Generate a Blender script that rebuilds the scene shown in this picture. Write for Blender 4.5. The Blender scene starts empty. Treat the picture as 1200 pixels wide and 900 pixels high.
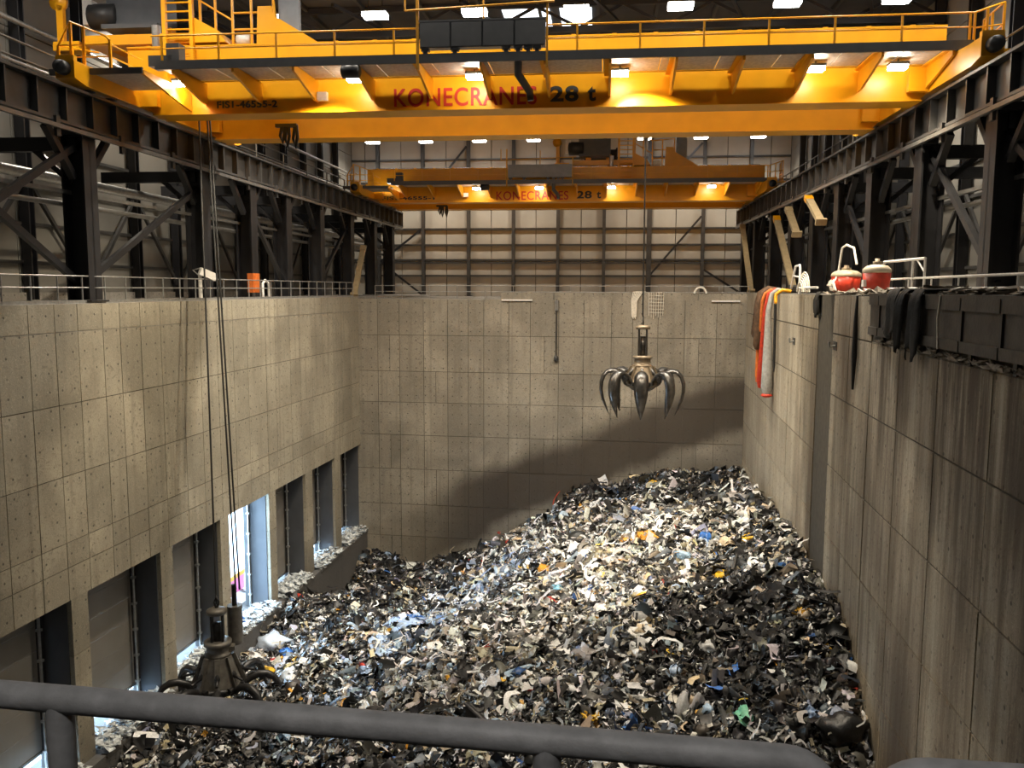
import bpy, bmesh, math, random
import numpy as np
from mathutils import Vector, Matrix
random.seed(7); RNG = np.random.default_rng(11)
S = bpy.context.scene
C = S.collection

# ------------------------------------------------------------------ camera
FPX = 1005.43
YAW, PITCH, ROLL = [math.radians(v) for v in (8.8777, 6.3118, .1857)]
fw = np.array([-math.sin(YAW)*math.cos(PITCH), math.cos(YAW)*math.cos(PITCH), -math.sin(PITCH)])
rt = np.array([math.cos(YAW), math.sin(YAW), 0.0]); up = np.cross(rt, fw)
R2 = rt*math.cos(ROLL)+up*math.sin(ROLL); U2 = -rt*math.sin(ROLL)+up*math.cos(ROLL)
cam = bpy.data.objects.new('camera', bpy.data.cameras.new('camera')); C.objects.link(cam)
cam.data.sensor_width = 36; cam.data.lens = FPX*36/1200; cam.data.clip_start = .05; cam.data.clip_end = 600
cam.matrix_world = Matrix(((R2[0], U2[0], -fw[0], 0), (R2[1], U2[1], -fw[1], 0), (R2[2], U2[2], -fw[2], 0), (0, 0, 0, 1)))
S.camera = cam
S.view_settings.view_transform = 'Standard'; S.view_settings.look = 'None'
S.view_settings.gamma = 1; S.view_settings.use_curve_mapping = False
S.view_settings.exposure = 0.0
S.cycles.use_denoising = True
# ------------------------------------------------------------------ world
W = bpy.data.worlds.new('daylight'); S.world = W; W.use_nodes = True
bg = W.node_tree.nodes['Background']; bg.inputs[0].default_value = (.50, .74, 1, 1); bg.inputs[1].default_value = 30.0
# lamp strengths
LAMP_ROWS, FLOOD_W, FARFLOOD_W = (70, 430, 2000, 720), 6800, 1700

# hall frame: the hall stands slightly turned to the pit
HY, HS = .05, .94
def hall(p): return Vector((HS*(p[0]*math.cos(HY)-p[1]*math.sin(HY)), HS*(p[0]*math.sin(HY)+p[1]*math.cos(HY)), HS*p[2]))
def ray(x, y): return fw+R2*(x-600)/FPX-U2*(y-450)/FPX

# ------------------------------------------------------------------ materials
MATS = {}
def mat(name, col, rough=.6, metal=0.0, var=.18, scale=3.0, bump=0.0, bscale=None, emit=0, spec=.5):
    m = bpy.data.materials.new(name); m.use_nodes = True; nt = m.node_tree; b = nt.nodes['Principled BSDF']
    b.inputs['Roughness'].default_value = rough; b.inputs['Metallic'].default_value = metal
    b.inputs['Specular IOR Level'].default_value = spec
    g = nt.nodes.new('ShaderNodeNewGeometry'); n = nt.nodes.new('ShaderNodeTexNoise')
    n.inputs['Scale'].default_value = scale; n.inputs['Detail'].default_value = 5
    nt.links.new(g.outputs['Position'], n.inputs['Vector'])
    r = nt.nodes.new('ShaderNodeValToRGB'); r.color_ramp.elements[0].position = .3; r.color_ramp.elements[1].position = .7
    r.color_ramp.elements[0].color = tuple(c*(1-var) for c in col)+(1,)
    r.color_ramp.elements[1].color = tuple(min(1, c*(1+var)) for c in col)+(1,)
    nt.links.new(n.outputs['Fac'], r.inputs['Fac']); nt.links.new(r.outputs['Color'], b.inputs['Base Color'])
    if bump:
        n2 = nt.nodes.new('ShaderNodeTexNoise'); n2.inputs['Scale'].default_value = bscale or scale*4; n2.inputs['Detail'].default_value = 4
        nt.links.new(g.outputs['Position'], n2.inputs['Vector'])
        bp = nt.nodes.new('ShaderNodeBump'); bp.inputs['Strength'].default_value = bump; bp.inputs['Distance'].default_value = .05
        nt.links.new(n2.outputs['Fac'], bp.inputs['Height']); nt.links.new(bp.outputs['Normal'], b.inputs['Normal'])
    if emit:
        b.inputs['Emission Color'].default_value = tuple(col)+(1,); b.inputs['Emission Strength'].default_value = emit
    MATS[name] = m
    return m
class NT:
    """small node-graph helper"""
    def __init__(s, m): s.t = m.node_tree; s.b = s.t.nodes['Principled BSDF']
    def n(s, typ, ins=None, **kw):
        nd = s.t.nodes.new('ShaderNode'+typ)
        for k, v in kw.items(): setattr(nd, k, v)
        for k, v in (ins or {}).items():
            if isinstance(v, bpy.types.NodeSocket): s.t.links.new(v, nd.inputs[k])
            else: nd.inputs[k].default_value = v
        return nd
    def math(s, op, a, b=None, c=None, clamp=False):
        ins = {0: a}
        if b is not None: ins[1] = b
        if c is not None: ins[2] = c
        return s.n('Math', ins, operation=op, use_clamp=clamp).outputs[0]
    def ss(s, v, lo, hi): return s.n('MapRange', {'Value': v, 'From Min': lo, 'From Max': hi}, interpolation_type='SMOOTHSTEP').outputs[0]
    def mix(s, fac, a, b, mode='MIX'):
        nd = s.t.nodes.new('ShaderNodeMix'); nd.data_type = 'RGBA'; nd.blend_type = mode
        for i, v in ((0, fac), (6, a), (7, b)):
            if isinstance(v, bpy.types.NodeSocket): s.t.links.new(v, nd.inputs[i])
            else: nd.inputs[i].default_value = v if i == 0 else tuple(v)+(1,)
        return nd.outputs[2]
def concrete(name, axis, darken=None, base=(.36, .322, .245), streak=0.0, hole=.86):
    """axis: wall normal axis (0 = X, 1 = Y). Formwork concrete: blotches, tie holes, streaks, darker zones."""
    m = bpy.data.materials.new(name); m.use_nodes = True; N = NT(m)
    g = N.n('NewGeometry'); pos = g.outputs['Position']; oi = N.n('ObjectInfo')
    sep = N.n('SeparateXYZ', {0: pos}); X, Y, Z = sep.outputs
    n1 = N.n('TexNoise', {'Vector': pos, 'Scale': .22, 'Detail': 6.0, 'Distortion': .6}).outputs['Fac']
    n2 = N.n('TexNoise', {'Vector': pos, 'Scale': 2.6, 'Detail': 5.0, 'Distortion': 2.2}).outputs['Fac']
    col = N.mix(N.ss(n1, .35, .68), tuple(c*.78 for c in base), tuple(c*1.16 for c in base))
    col = N.mix(N.ss(n2, .52, .72), col, tuple(c*.66 for c in base))
    rnd = N.math('MULTIPLY_ADD', oi.outputs['Random'], .28, .86)
    col = N.mix(1.0, col, N.n('CombineXYZ', {0: rnd, 1: rnd, 2: rnd}).outputs[0], 'MULTIPLY')
    # board marks and pour blotches
    bv = N.n('VectorMath', {0: pos, 1: (2.1, 2.1, .10)}, operation='MULTIPLY').outputs[0]
    bm_ = N.n('TexNoise', {'Vector': bv, 'Scale': 1.0, 'Detail': 3.0}).outputs['Fac']
    col = N.mix(N.math('MULTIPLY', N.ss(bm_, .50, .66), .45), col, tuple(c*.6 for c in base))
    n4 = N.n('TexNoise', {'Vector': pos, 'Scale': 6.0, 'Detail': 4.0, 'Distortion': 3.5}).outputs['Fac']
    col = N.mix(N.math('MULTIPLY', N.ss(n4, .56, .66), .6), col, tuple(c*.5 for c in base))
    col = N.mix(N.math('MULTIPLY', N.ss(n4, .42, .34), .5), col, tuple(min(1, c*1.35) for c in base))
    # tie holes of the formwork
    v = N.n('VectorMath', {0: pos, 1: (1/hole,)*3}, operation='MULTIPLY').outputs[0]
    fr = N.n('VectorMath', {0: v}, operation='FRACTION').outputs[0]
    fr = N.n('VectorMath', {0: fr, 1: (.5, .5, .5)}, operation='SUBTRACT').outputs[0]
    mk = (0, 1, 1) if axis == 0 else (1, 0, 1)
    fr = N.n('VectorMath', {0: fr, 1: mk}, operation='MULTIPLY').outputs[0]
    ln = N.n('VectorMath', {0: fr}, operation='LENGTH').outputs['Value']
    hol = N.math('SUBTRACT', 1.0, N.ss(ln, .045, .085))
    n3 = N.n('TexNoise', {'Vector': pos, 'Scale': .9, 'Detail': 2.0}).outputs['Fac']
    hol = N.math('MULTIPLY', hol, N.ss(n3, .40, .46))
    col = N.mix(N.math('MULTIPLY', hol, .75), col, (.05, .045, .038))
    if streak:
        amt = N.math('MULTIPLY_ADD', N.ss(Y, 60.0, 36.0), .72, .28)  # streaks thinned at the far end to put its lit look into the colour
        drip = N.math('MULTIPLY', N.ss(Z, -12.0, -2.0), N.ss(Y, 36.0, 33.0))
        sv = N.n('VectorMath', {0: pos, 1: (1.1, 1.1, .075)}, operation='MULTIPLY').outputs[0]
        s1 = N.n('TexNoise', {'Vector': sv, 'Scale': 1.0, 'Detail': 6.0, 'Roughness': .7}).outputs['Fac']
        sv2 = N.n('VectorMath', {0: pos, 1: (.22, .22, .045)}, operation='MULTIPLY').outputs[0]
        s2 = N.n('TexNoise', {'Vector': sv2, 'Scale': 1.0, 'Detail': 3.0}).outputs['Fac']
        col = N.mix(N.math('MULTIPLY', N.math('MULTIPLY', N.ss(s1, .46, .62), amt), streak*.50), col, (.10, .07, .042))
        col = N.mix(N.math('MULTIPLY', N.ss(s1, .46, .30), streak*.45), col, (.50, .45, .36))
        col = N.mix(N.math('MULTIPLY', N.math('MULTIPLY', N.ss(s2, .44, .60), amt), streak*.66), col, (.095, .066, .040))
        col = N.mix(N.math('MULTIPLY', N.math('MULTIPLY', drip, N.ss(s1, .36, .58)), .8), col, (.06, .042, .026))
    if darken == 'back':
        # dark band that climbs from lower left to the right corner
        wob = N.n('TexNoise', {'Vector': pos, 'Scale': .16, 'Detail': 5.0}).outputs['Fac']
        line = N.math('MULTIPLY_ADD', X, .50, -13.1)         # height of the band at X
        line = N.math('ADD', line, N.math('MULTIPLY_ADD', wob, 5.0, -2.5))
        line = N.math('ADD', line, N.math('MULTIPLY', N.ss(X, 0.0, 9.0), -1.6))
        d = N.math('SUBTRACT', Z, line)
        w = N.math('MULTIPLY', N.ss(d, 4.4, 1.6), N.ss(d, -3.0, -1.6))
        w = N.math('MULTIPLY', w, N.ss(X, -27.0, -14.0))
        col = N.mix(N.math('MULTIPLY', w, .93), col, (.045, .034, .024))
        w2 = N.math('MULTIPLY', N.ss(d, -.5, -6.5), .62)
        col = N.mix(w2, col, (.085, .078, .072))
    if darken == 'low':
        col = N.mix(N.math('MULTIPLY', N.ss(Z, -20.0, -25.0), .6), col, (.09, .085, .08))  # darker towards the bottom of the wall
    N.t.links.new(col, N.b.inputs['Base Color']); N.b.inputs['Roughness'].default_value = .78
    h = N.math('MULTIPLY_ADD', n2, .5, N.math('MULTIPLY', hol, -.6))
    bp = N.n('Bump', {'Height': h, 'Strength': .35, 'Distance': .06})
    N.t.links.new(bp.outputs['Normal'], N.b.inputs['Normal'])
    MATS[name] = m
    return m
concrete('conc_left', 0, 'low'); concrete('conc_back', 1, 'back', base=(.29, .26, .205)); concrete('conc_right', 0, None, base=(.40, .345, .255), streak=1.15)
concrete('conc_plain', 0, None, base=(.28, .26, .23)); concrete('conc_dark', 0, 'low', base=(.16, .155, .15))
mat('joint', (.085, .075, .06), .9)
mat('steel_black', (.013, .013, .015), .42, .0, .3, 1.2, .06)
mat('steel_dark', (.040, .039, .038), .45, .0, .3, 1.2, .06)
mat('steel_mid', (.16, .155, .145), .38, .5, .2, 2)
mat('galv', (.42, .42, .41), .35, .7, .2, 5)
mat('rail_steel', (.55, .54, .52), .25, .9, .15, 4)
mat('yellow', (.82, .37, .006), .36, 0, .07, .8)
mat('yellow_dark', (.55, .26, .01), .5, 0, .15, 1)
mat('crane_grey', (.075, .078, .085), .5, 0, .1, 2)
mat('cabinet_grey', (.22, .23, .25), .5, 0, .08, 2)
mat('grating', (.50, .47, .42), .5, .3, .2, 6)
mat('text_red', (.52, .03, .015), .5, 0, .05)
mat('text_dark', (.035, .035, .035), .5, 0, .05)
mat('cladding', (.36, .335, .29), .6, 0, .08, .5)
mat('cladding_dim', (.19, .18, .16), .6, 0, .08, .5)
mat('roof', (.05, .051, .055), .7, 0, .15, .6)
mat('lamp_white', (1, .98, .94), .5, emit=26, var=0)
mat('flood_white', (1, .93, .80), .5, emit=60, var=0)
mat('skylight', (.85, .93, 1.0), .5, emit=3.0, var=.05)
mat('hubmat', (.24, .19, .13), .42, .45, .3, 3, .1)
mat('claw_steel', (.10, .095, .09), .30, .75, .35, 3, .1)
mat('claw_dark', (.035, .034, .035), .38, .5, .3, 3, .1)
mat('hub_dark', (.13, .12, .105), .45, .3, .3, 3, .1)
mat('rope', (.018, .018, .018), .6)
mat('shutter', (.25, .23, .20), .55, .1, .08, .7)
mat('jamb', (.085, .09, .10), .6, 0, .1, 1)
mat('apron', (.82, .84, .86), .8, 0, .06, .6)
mat('pipe_grey', (.20, .20, .205), .62, .1, .2, 22, .07, 60)
mat('red_paint', (.55, .045, .02), .4, 0, .2, 5)
mat('cream', (.50, .43, .31), .5, 0, .12, 4)
mat('white_paint', (.78, .76, .72), .4, 0, .1, 5)
mat('orange', (.62, .15, .02), .6, 0, .2, 4)
mat('hose_red', (.60, .05, .02), .6, 0, .2, 4)
mat('hose_grey', (.36, .36, .34), .7, 0, .2, 5, .4, 9)
mat('hose_brown', (.10, .055, .028), .8, 0, .4, 4, .5, 6)
mat('strut_cream', (.42, .33, .19), .5, 0, .12, 3)
mat('box_black', (.055, .048, .040), .55, 0, .4, 2.2, .2)
mat('cloth_black', (.016, .015, .014), .8, 0, .3, 4, .5, 6)
mat('ropewhite', (.75, .70, .60), .8, 0, .15, 8)
mat('pink', (.85, .18, .42), .5, 0, .1, 3)
mat('blue_paint', (.06, .22, .62), .5, 0, .1, 3)
mat('dark_bulk', (.012, .011, .010), .9, 0, .3, 2)

# ------------------------------------------------------------------ mesh builder
class MB:
    def __init__(s): s.v = []; s.f = []; s.sm = []
    def add(s, vs, fs, smooth=False):
        o = len(s.v); s.v += [tuple(map(float, p)) for p in vs]; s.f += [tuple(i+o for i in f) for f in fs]; s.sm += [smooth]*len(fs)
        return s
    def box(s, x0, x1, y0, y1, z0, z1):
        return s.add([(x0, y0, z0), (x1, y0, z0), (x1, y1, z0), (x0, y1, z0), (x0, y0, z1), (x1, y0, z1), (x1, y1, z1), (x0, y1, z1)],
                     [(0, 3, 2, 1), (4, 5, 6, 7), (0, 1, 5, 4), (1, 2, 6, 5), (2, 3, 7, 6), (3, 0, 4, 7)])
    def bar(s, a, b, w, h, upv=(0, 0, 1)):
        """rectangular bar from a to b, w across, h along upv"""
        a, b = Vector(a), Vector(b); d = (b-a).normalized(); u = Vector(upv)
        if abs(d.dot(u)) > .98: u = Vector((0, 1, 0))
        x = d.cross(u).normalized(); z = x.cross(d).normalized(); vs = []
        for p in (a, b):
            for i, j in ((-1, -1), (1, -1), (1, 1), (-1, 1)): vs.append(p+x*(i*w/2)+z*(j*h/2))
        return s.add(vs, [(3, 2, 1, 0), (4, 5, 6, 7), (0, 1, 5, 4), (1, 2, 6, 5), (2, 3, 7, 6), (3, 0, 4, 7)])
    def tube(s, pts, r, n=8, caps=True):
        pts = [Vector(p) for p in pts]; rs = r if isinstance(r, (list, tuple)) else [r]*len(pts)
        prev = None; rings = []
        for i, p in enumerate(pts):
            d = (pts[min(i+1, len(pts)-1)]-pts[max(i-1, 0)]).normalized()
            if prev is None:
                u = Vector((0, 0, 1)) if abs(d.z) < .9 else Vector((1, 0, 0)); x = d.cross(u).normalized()
            else:
                x = (prev-d*prev.dot(d)).normalized()
            prev = x; y = d.cross(x)
            rings.append([p+(x*math.cos(2*math.pi*k/n)+y*math.sin(2*math.pi*k/n))*rs[i] for k in range(n)])
        vs = [q for rg in rings for q in rg]; fs = []
        for i in range(len(pts)-1):
            for k in range(n): fs.append((i*n+k, i*n+(k+1) % n, (i+1)*n+(k+1) % n, (i+1)*n+k))
        s.add(vs, fs, True)
        if caps:
            s.add(rings[0], [tuple(range(n))[::-1]]); s.add(rings[-1], [tuple(range(n))])
        return s
    def lathe(s, prof, n=16, c=(0, 0, 0), smooth=True, axis='z'):
        vs = []; fs = []
        for r, z in prof:
            for k in range(n):
                a = 2*math.pi*k/n; p = (r*math.cos(a), r*math.sin(a), z)
                if axis == 'x': p = (p[2], p[0], p[1])
                if axis == 'y': p = (p[0], p[2], p[1])
                vs.append((p[0]+c[0], p[1]+c[1], p[2]+c[2]))
        for i in range(len(prof)-1):
            for k in range(n): fs.append((i*n+k, i*n+(k+1) % n, (i+1)*n+(k+1) % n, (i+1)*n+k))
        fs.append(tuple(range(n))[::-1]); fs.append(tuple((len(prof)-1)*n+k for k in range(n)))
        return s.add(vs, fs, smooth)
    def prism(s, poly, axis, a, b):
        """poly: 2-D outline; axis 'y': (x, z) extruded along y; axis 'x': (y, z) along x"""
        n = len(poly); vs = []
        for t in (a, b):
            for p, q in poly: vs.append((p, t, q) if axis == 'y' else (t, p, q) if axis == 'x' else (p, q, t))
        fs = [tuple(range(n)), tuple(range(2*n-1, n-1, -1))]+[(i, n+i, n+(i+1) % n, (i+1) % n) for i in range(n)]
        return s.add(vs, fs)
    def mesh(s, name, m, off=(0, 0, 0)):
        me = bpy.data.meshes.new(name)
        me.from_pydata([(p[0]-off[0], p[1]-off[1], p[2]-off[2]) for p in s.v], [], s.f)
        me.polygons.foreach_set('use_smooth', s.sm)
        bm = bmesh.new(); bm.from_mesh(me); bmesh.ops.recalc_face_normals(bm, faces=bm.faces); bm.to_mesh(me); bm.free()
        me.materials.append(MATS[m]); return me
BASE = {}
def tag(o, label=None, cat=None, group=None, kind=None):
    for k, v in (('label', label), ('category', cat), ('group', group), ('kind', kind)):
        if v: o[k] = v
    return o
def thing(name, label, cat, base=(0, 0, 0), group=None, frame='pit', kind=None):
    o = bpy.data.objects.new(name, None); C.objects.link(o); o.empty_display_size = .3
    if frame == 'hall': o.location = hall(base); o.rotation_euler = (0, 0, HY); o.scale = (HS,)*3
    else: o.location = base
    BASE[o.name] = tuple(base); return tag(o, label, cat, group, kind)
def part(mb, name, m, parent, sub=None):
    b = BASE[parent.name]
    o = bpy.data.objects.new(name, mb.mesh(name, m, b)); C.objects.link(o)
    o.parent = parent; BASE[o.name] = b; return o
def solo(mb, name, m, label=None, cat=None, group=None, frame='pit', kind=None, base=None):
    a = np.array(mb.v); b = base or ((a[:, 0].min()+a[:, 0].max())/2, (a[:, 1].min()+a[:, 1].max())/2, a[:, 2].min())
    if kind == 'structure' and base is None: b = (0, 0, 0)
    o = bpy.data.objects.new(name, mb.mesh(name, m, b)); C.objects.link(o)
    if frame == 'hall': o.location = hall(b); o.rotation_euler = (0, 0, HY); o.scale = (HS,)*3
    else: o.location = b
    BASE[o.name] = tuple(b); return tag(o, label, cat, group, kind)
UNIT = {}
def slab(name, m, parent, x0, x1, y0, y1, z0, z1):
    """a piece (panel, plank ...): shared unit box scaled to its place"""
    if m not in UNIT: UNIT[m] = MB().box(-.5, .5, -.5, .5, -.5, .5).mesh('piece_'+m, m)
    o = bpy.data.objects.new(name, UNIT[m]); C.objects.link(o); o.parent = parent
    b = BASE[parent.name]
    o.location = ((x0+x1)/2-b[0], (y0+y1)/2-b[1], (z0+z1)/2-b[2]); o.scale = (abs(x1-x0), abs(y1-y0), abs(z1-z0)); return o
ORD = ['first', 'second', 'third', 'fourth', 'fifth', 'sixth', 'seventh', 'eighth', 'ninth', 'tenth', 'eleventh', 'twelfth', 'thirteenth', 'fourteenth', 'fifteenth', 'sixteenth']

# ------------------------------------------------------------------ pit shell
XL, XR, YB = -26.6, 8.62, 77.16
ZL, ZR, ZLINT, ZSILL, ZBOT = -.75, -.22, -14.67, -23.05, -31.0
YF = 1.75
BAYS = [(29.8, 35.5), (36.7, 43.05), (44.3, 49.9), (51.05, 57.05), (58.2, 63.8), (65.2, 70.3), (71.7, 77.16)]
def struct(mb, name, m, frame='pit'): return solo(mb, name, m, kind='structure', frame=frame)
# left wall: upper slab (backing), pillars, lower wall
wl = struct(MB().box(-28.6, XL-.04, YF-1, YB+.02, ZLINT+.02, ZL-.02), 'wall_left', 'joint')
rows = [ZL, -2.05, -5.41, -8.75, -11.9, -13.1, ZLINT]
cols = [22.4, 24.8, 27.2, 29.6, 31.8, 33.7, 35.4, 37.0, 38.9, 40.3, 42.1, 44.0, 46.2, 48.2, 50.3, 52.4, 54.4, 57.2, 58.8, 61.4, 63.3, 65.7, 68, 70.4, 72.7, 75, YB]
J = .022
for r in range(len(rows)-1):
    for c in range(len(cols)-1):
        d = random.uniform(0, .012)
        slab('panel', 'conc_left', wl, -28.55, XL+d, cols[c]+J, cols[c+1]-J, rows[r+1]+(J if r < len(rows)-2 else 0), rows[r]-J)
slab('panel', 'conc_left', wl, -28.55, XL, YF-1, cols[0]-J, ZLINT, ZL)
ends = [(YF-1, BAYS[0][0])]+[(BAYS[i][1], BAYS[i+1][0]) for i in range(len(BAYS)-1)]
for a, b in ends:
    p = slab('pillar', 'joint', wl, -28.6, XL-.05, a+.02, b-.02, ZSILL, ZLINT+.05)
    for k in range(3):
        z0 = ZSILL+(ZLINT-ZSILL)*k/3; z1 = ZSILL+(ZLINT-ZSILL)*(k+1)/3
        slab('pillar_block', 'conc_left', wl, -28.62, XL-.005, a, b, z0+.015, z1-.015)
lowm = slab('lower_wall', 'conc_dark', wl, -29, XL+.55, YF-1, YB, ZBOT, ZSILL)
# back wall
wb = struct(MB().box(XL-2, XR+1.5, YB+.04, YB+1.2, ZBOT, -.95), 'wall_back', 'joint')
brow = [-.92, -4.27, -7.64, -10.55, -13.65, -16.9, -20.3, -23.4, -26.5]
bcol = [XL-.5, -24.75, -22.66, -20.35, -18.07, -16.12, -14.68, -12.36, -10.38, -7.8, -5.54, -3.08, -1.2, 1.02, 3.34, 6.09, XR+.2]
for r in range(len(brow)-1):
    cc = list(bcol)
    if r % 3 == 1: cc = sorted(cc+[-23.6, -9.1, 4.6])
    if r % 3 == 2: cc = sorted(cc+[-19.2, -2.2])
    for c in range(len(cc)-1):
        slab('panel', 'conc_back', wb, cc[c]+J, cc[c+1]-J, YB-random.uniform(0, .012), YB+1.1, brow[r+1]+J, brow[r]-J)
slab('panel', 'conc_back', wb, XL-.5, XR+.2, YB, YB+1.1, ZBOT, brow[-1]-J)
for a, b in ((-13.1, -8.3), (-8.25, -1.0), (-.95, 4.4), (4.45, XR+1.4)):
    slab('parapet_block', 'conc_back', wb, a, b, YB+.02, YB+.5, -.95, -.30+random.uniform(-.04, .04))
# right wall
wr = struct(MB().box(XR+.04, XR+1.5, YF-1, YB+1.2, ZBOT, ZR-.02), 'wall_right', 'joint')
rrow = [ZR, -2.0, -4.84, -8.22, -11.5, -14.9, -18.3, -22, ZBOT]
rcol = [YF-1, 9, 16, 19.3, 22.98, 27.1, 31.1, 34.9, 38.6, 41.9]
rcol2 = [45.5, 49.6, 54.0, 58.6, 63.2, 68.0, 72.8, YB+.5]
for r in range(len(rrow)-1):
    for cs in (rcol, rcol2):
        for c in range(len(cs)-1):
            if r == 0 and cs is rcol and cs[c+1] < 35: continue          # the steel chute lip sits here
            slab('panel', 'conc_right', wr, XR-random.uniform(0, .015), XR+1.4, cs[c]+.035, cs[c+1]-.035, rrow[r+1]+.035, rrow[r]-.035)
for r in range(len(rrow)-1):                                              # recessed strip of darker concrete
    slab('recess_panel', 'conc_plain', wr, XR+.28, XR+1.4, 41.9, 45.5, rrow[r+1]+J, rrow[r]-J)
slab('panel', 'conc_right', wr, XR, XR+1.4, YF-1, 34.85, -2.02, -1.98)
struct(MB().box(XL-3, XR+2, YF-1.2, YF, ZBOT, -1.72), 'wall_front', 'conc_plain')
struct(MB().box(XL-3, XR+2, YF-1.2, YB+1.3, ZBOT-.5, ZBOT), 'floor', 'conc_dark')
# decks round the pit
struct(MB().box(-46, XL-.02, -12, 116, ZL-1.4, ZL), 'floor_deck_left', 'conc_plain')
struct(MB().box(XR+1.3, 34, -12, 116, ZR-1.95, ZR-.03), 'floor_deck_right', 'conc_plain')
struct(MB().box(-30, XR+1.6, YB+1.15, 116, -1.35, -.95), 'floor_deck_back', 'conc_plain')
struct(MB().box(-30, 14, -12, YF-.02, -2.05, -1.72), 'floor_platform', 'steel_dark')
# apron outside the bays
struct(MB().box(-120, -28.5, -30, 140, ZSILL-.6, ZSILL-.02), 'ground_apron', 'apron')

# ------------------------------------------------------------------ hall shell (hall frame)
GX0, GX1, GY0, GY1, GZR = -34.5, 24.0, -10.0, 117.0, 21.2
we = struct(MB().box(GX0-.6, GX1+.6, GY1+.25, GY1+.8, -1.5, GZR+.4), 'wall_end', 'joint', 'hall')
hs = struct(MB().box(GX0-.8, GX0-.25, GY0-.6, GY1+.8, -1.4, GZR+.4), 'wall_hall_left', 'joint', 'hall')
hr = struct(MB().box(GX1+.25, GX1+.8, GY0-.6, GY1+.8, -1.2, GZR+.4), 'wall_hall_right', 'joint', 'hall')
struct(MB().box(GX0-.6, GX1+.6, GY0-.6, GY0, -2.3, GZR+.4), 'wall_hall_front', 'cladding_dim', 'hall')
ce = struct(MB().box(GX0-.8, GX1+.8, GY0-.8, GY1+.8, GZR, GZR+.4), 'ceiling', 'roof', 'hall')
struct(MB().box(GX0-.6, GX0+.3, GY0-.6, GY1+.5, -1.5, -.3), 'trim_1', 'conc_plain', 'hall')
ecol = [-30.7, -24.5, -18.25, -12.15, -6.15, 0, 5.95, 12.95, 18.9]
erow = [-1.0, 1.8, 3.65, 5.95, 8.1, 11.3, 14.3, 17.3, GZR]
ex = [GX0]+ecol+[GX1]
def uz(z): return z*1.035
for r in range(len(erow)-1):
    for c in range(len(ex)-1):
        mid = (ex[c]+ex[c+1])/2
        for a, b in ((ex[c], mid), (mid, ex[c+1])):
            slab('panel', 'cladding', we, a+.05, b-.05, GY1, GY1+.3, erow[r]+.04, erow[r+1]-.04)
zside = [-1.2, 1.5, 3.8, 6.1, 8.4, 11.5, 15, 18, GZR]
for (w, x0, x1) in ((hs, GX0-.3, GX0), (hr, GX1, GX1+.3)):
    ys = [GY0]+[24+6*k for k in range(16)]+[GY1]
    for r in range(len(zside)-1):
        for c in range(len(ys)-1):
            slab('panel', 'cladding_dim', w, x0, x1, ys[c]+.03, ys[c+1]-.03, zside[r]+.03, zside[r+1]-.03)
# end-wall steelwork
for i, x in enumerate(ecol):
    m = MB(); w = .62 if i in (6,) else .42
    m.box(x-w/2, x+w/2, GY1-.16, GY1-.06, -.95, GZR); m.box(x-.05, x+.05, GY1-.7, GY1-.16, -.95, GZR); m.box(x-w/2, x+w/2, GY1-.8, GY1-.7, -.95, GZR)
    o = thing('wall_column', 'dark steel upright on the cream end wall, %s from the runway on the orange-box side' % ORD[i], 'column', (x, GY1-.5, -.95), 'uprights of the end wall', 'hall')
    part(m, 'profile', 'steel_dark', o)
    part(MB().box(x-.5, x+.5, GY1-.95, GY1-.02, -1, -.9), 'base_plate', 'steel_dark', o)
for i, z in enumerate((1.8, 3.55, 3.95, 5.95, 8.1, 11.1, 11.6, 14.3, 17.3)):
    solo(MB().box(GX0+.1, GX1-.1, GY1-.30, GY1-.07, z-.11, z+.11), 'wall_girt', 'steel_dark', 'dark horizontal rail across the cream end wall, %s from the bottom' % ORD[i], 'girt', 'girts of the end wall', 'hall')
EB = [((-30.2, 3.4), (-24.7, -.8)), ((-30.4, 3.7), (-24.8, 8.0)), ((6.2, 2.0), (12.7, 9.6)), ((13.2, 2.6), (18.6, -.8)), ((-24.3, 12), (-18.5, 19)), ((6.2, 12), (12.6, 19))]
EBL = ['low diagonal brace on the end wall beside the orange box runway', 'second diagonal brace of the end wall above the low one', 'long diagonal brace on the end wall beside the hanging grab rope',
       'short diagonal brace on the end wall near the tall cream struts', 'upper diagonal brace of the end wall under the roof, far from the grab rope', 'upper diagonal brace of the end wall under the roof, above the long brace']
for ((xa, za), (xb, zb)), lb in zip(EB, EBL):
    solo(MB().bar((xa, GY1-.55, za), (xb, GY1-.55, zb), .2, .26), 'wall_brace', 'steel_black', lb, 'brace', 'diagonal braces of the end wall', 'hall')

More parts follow.
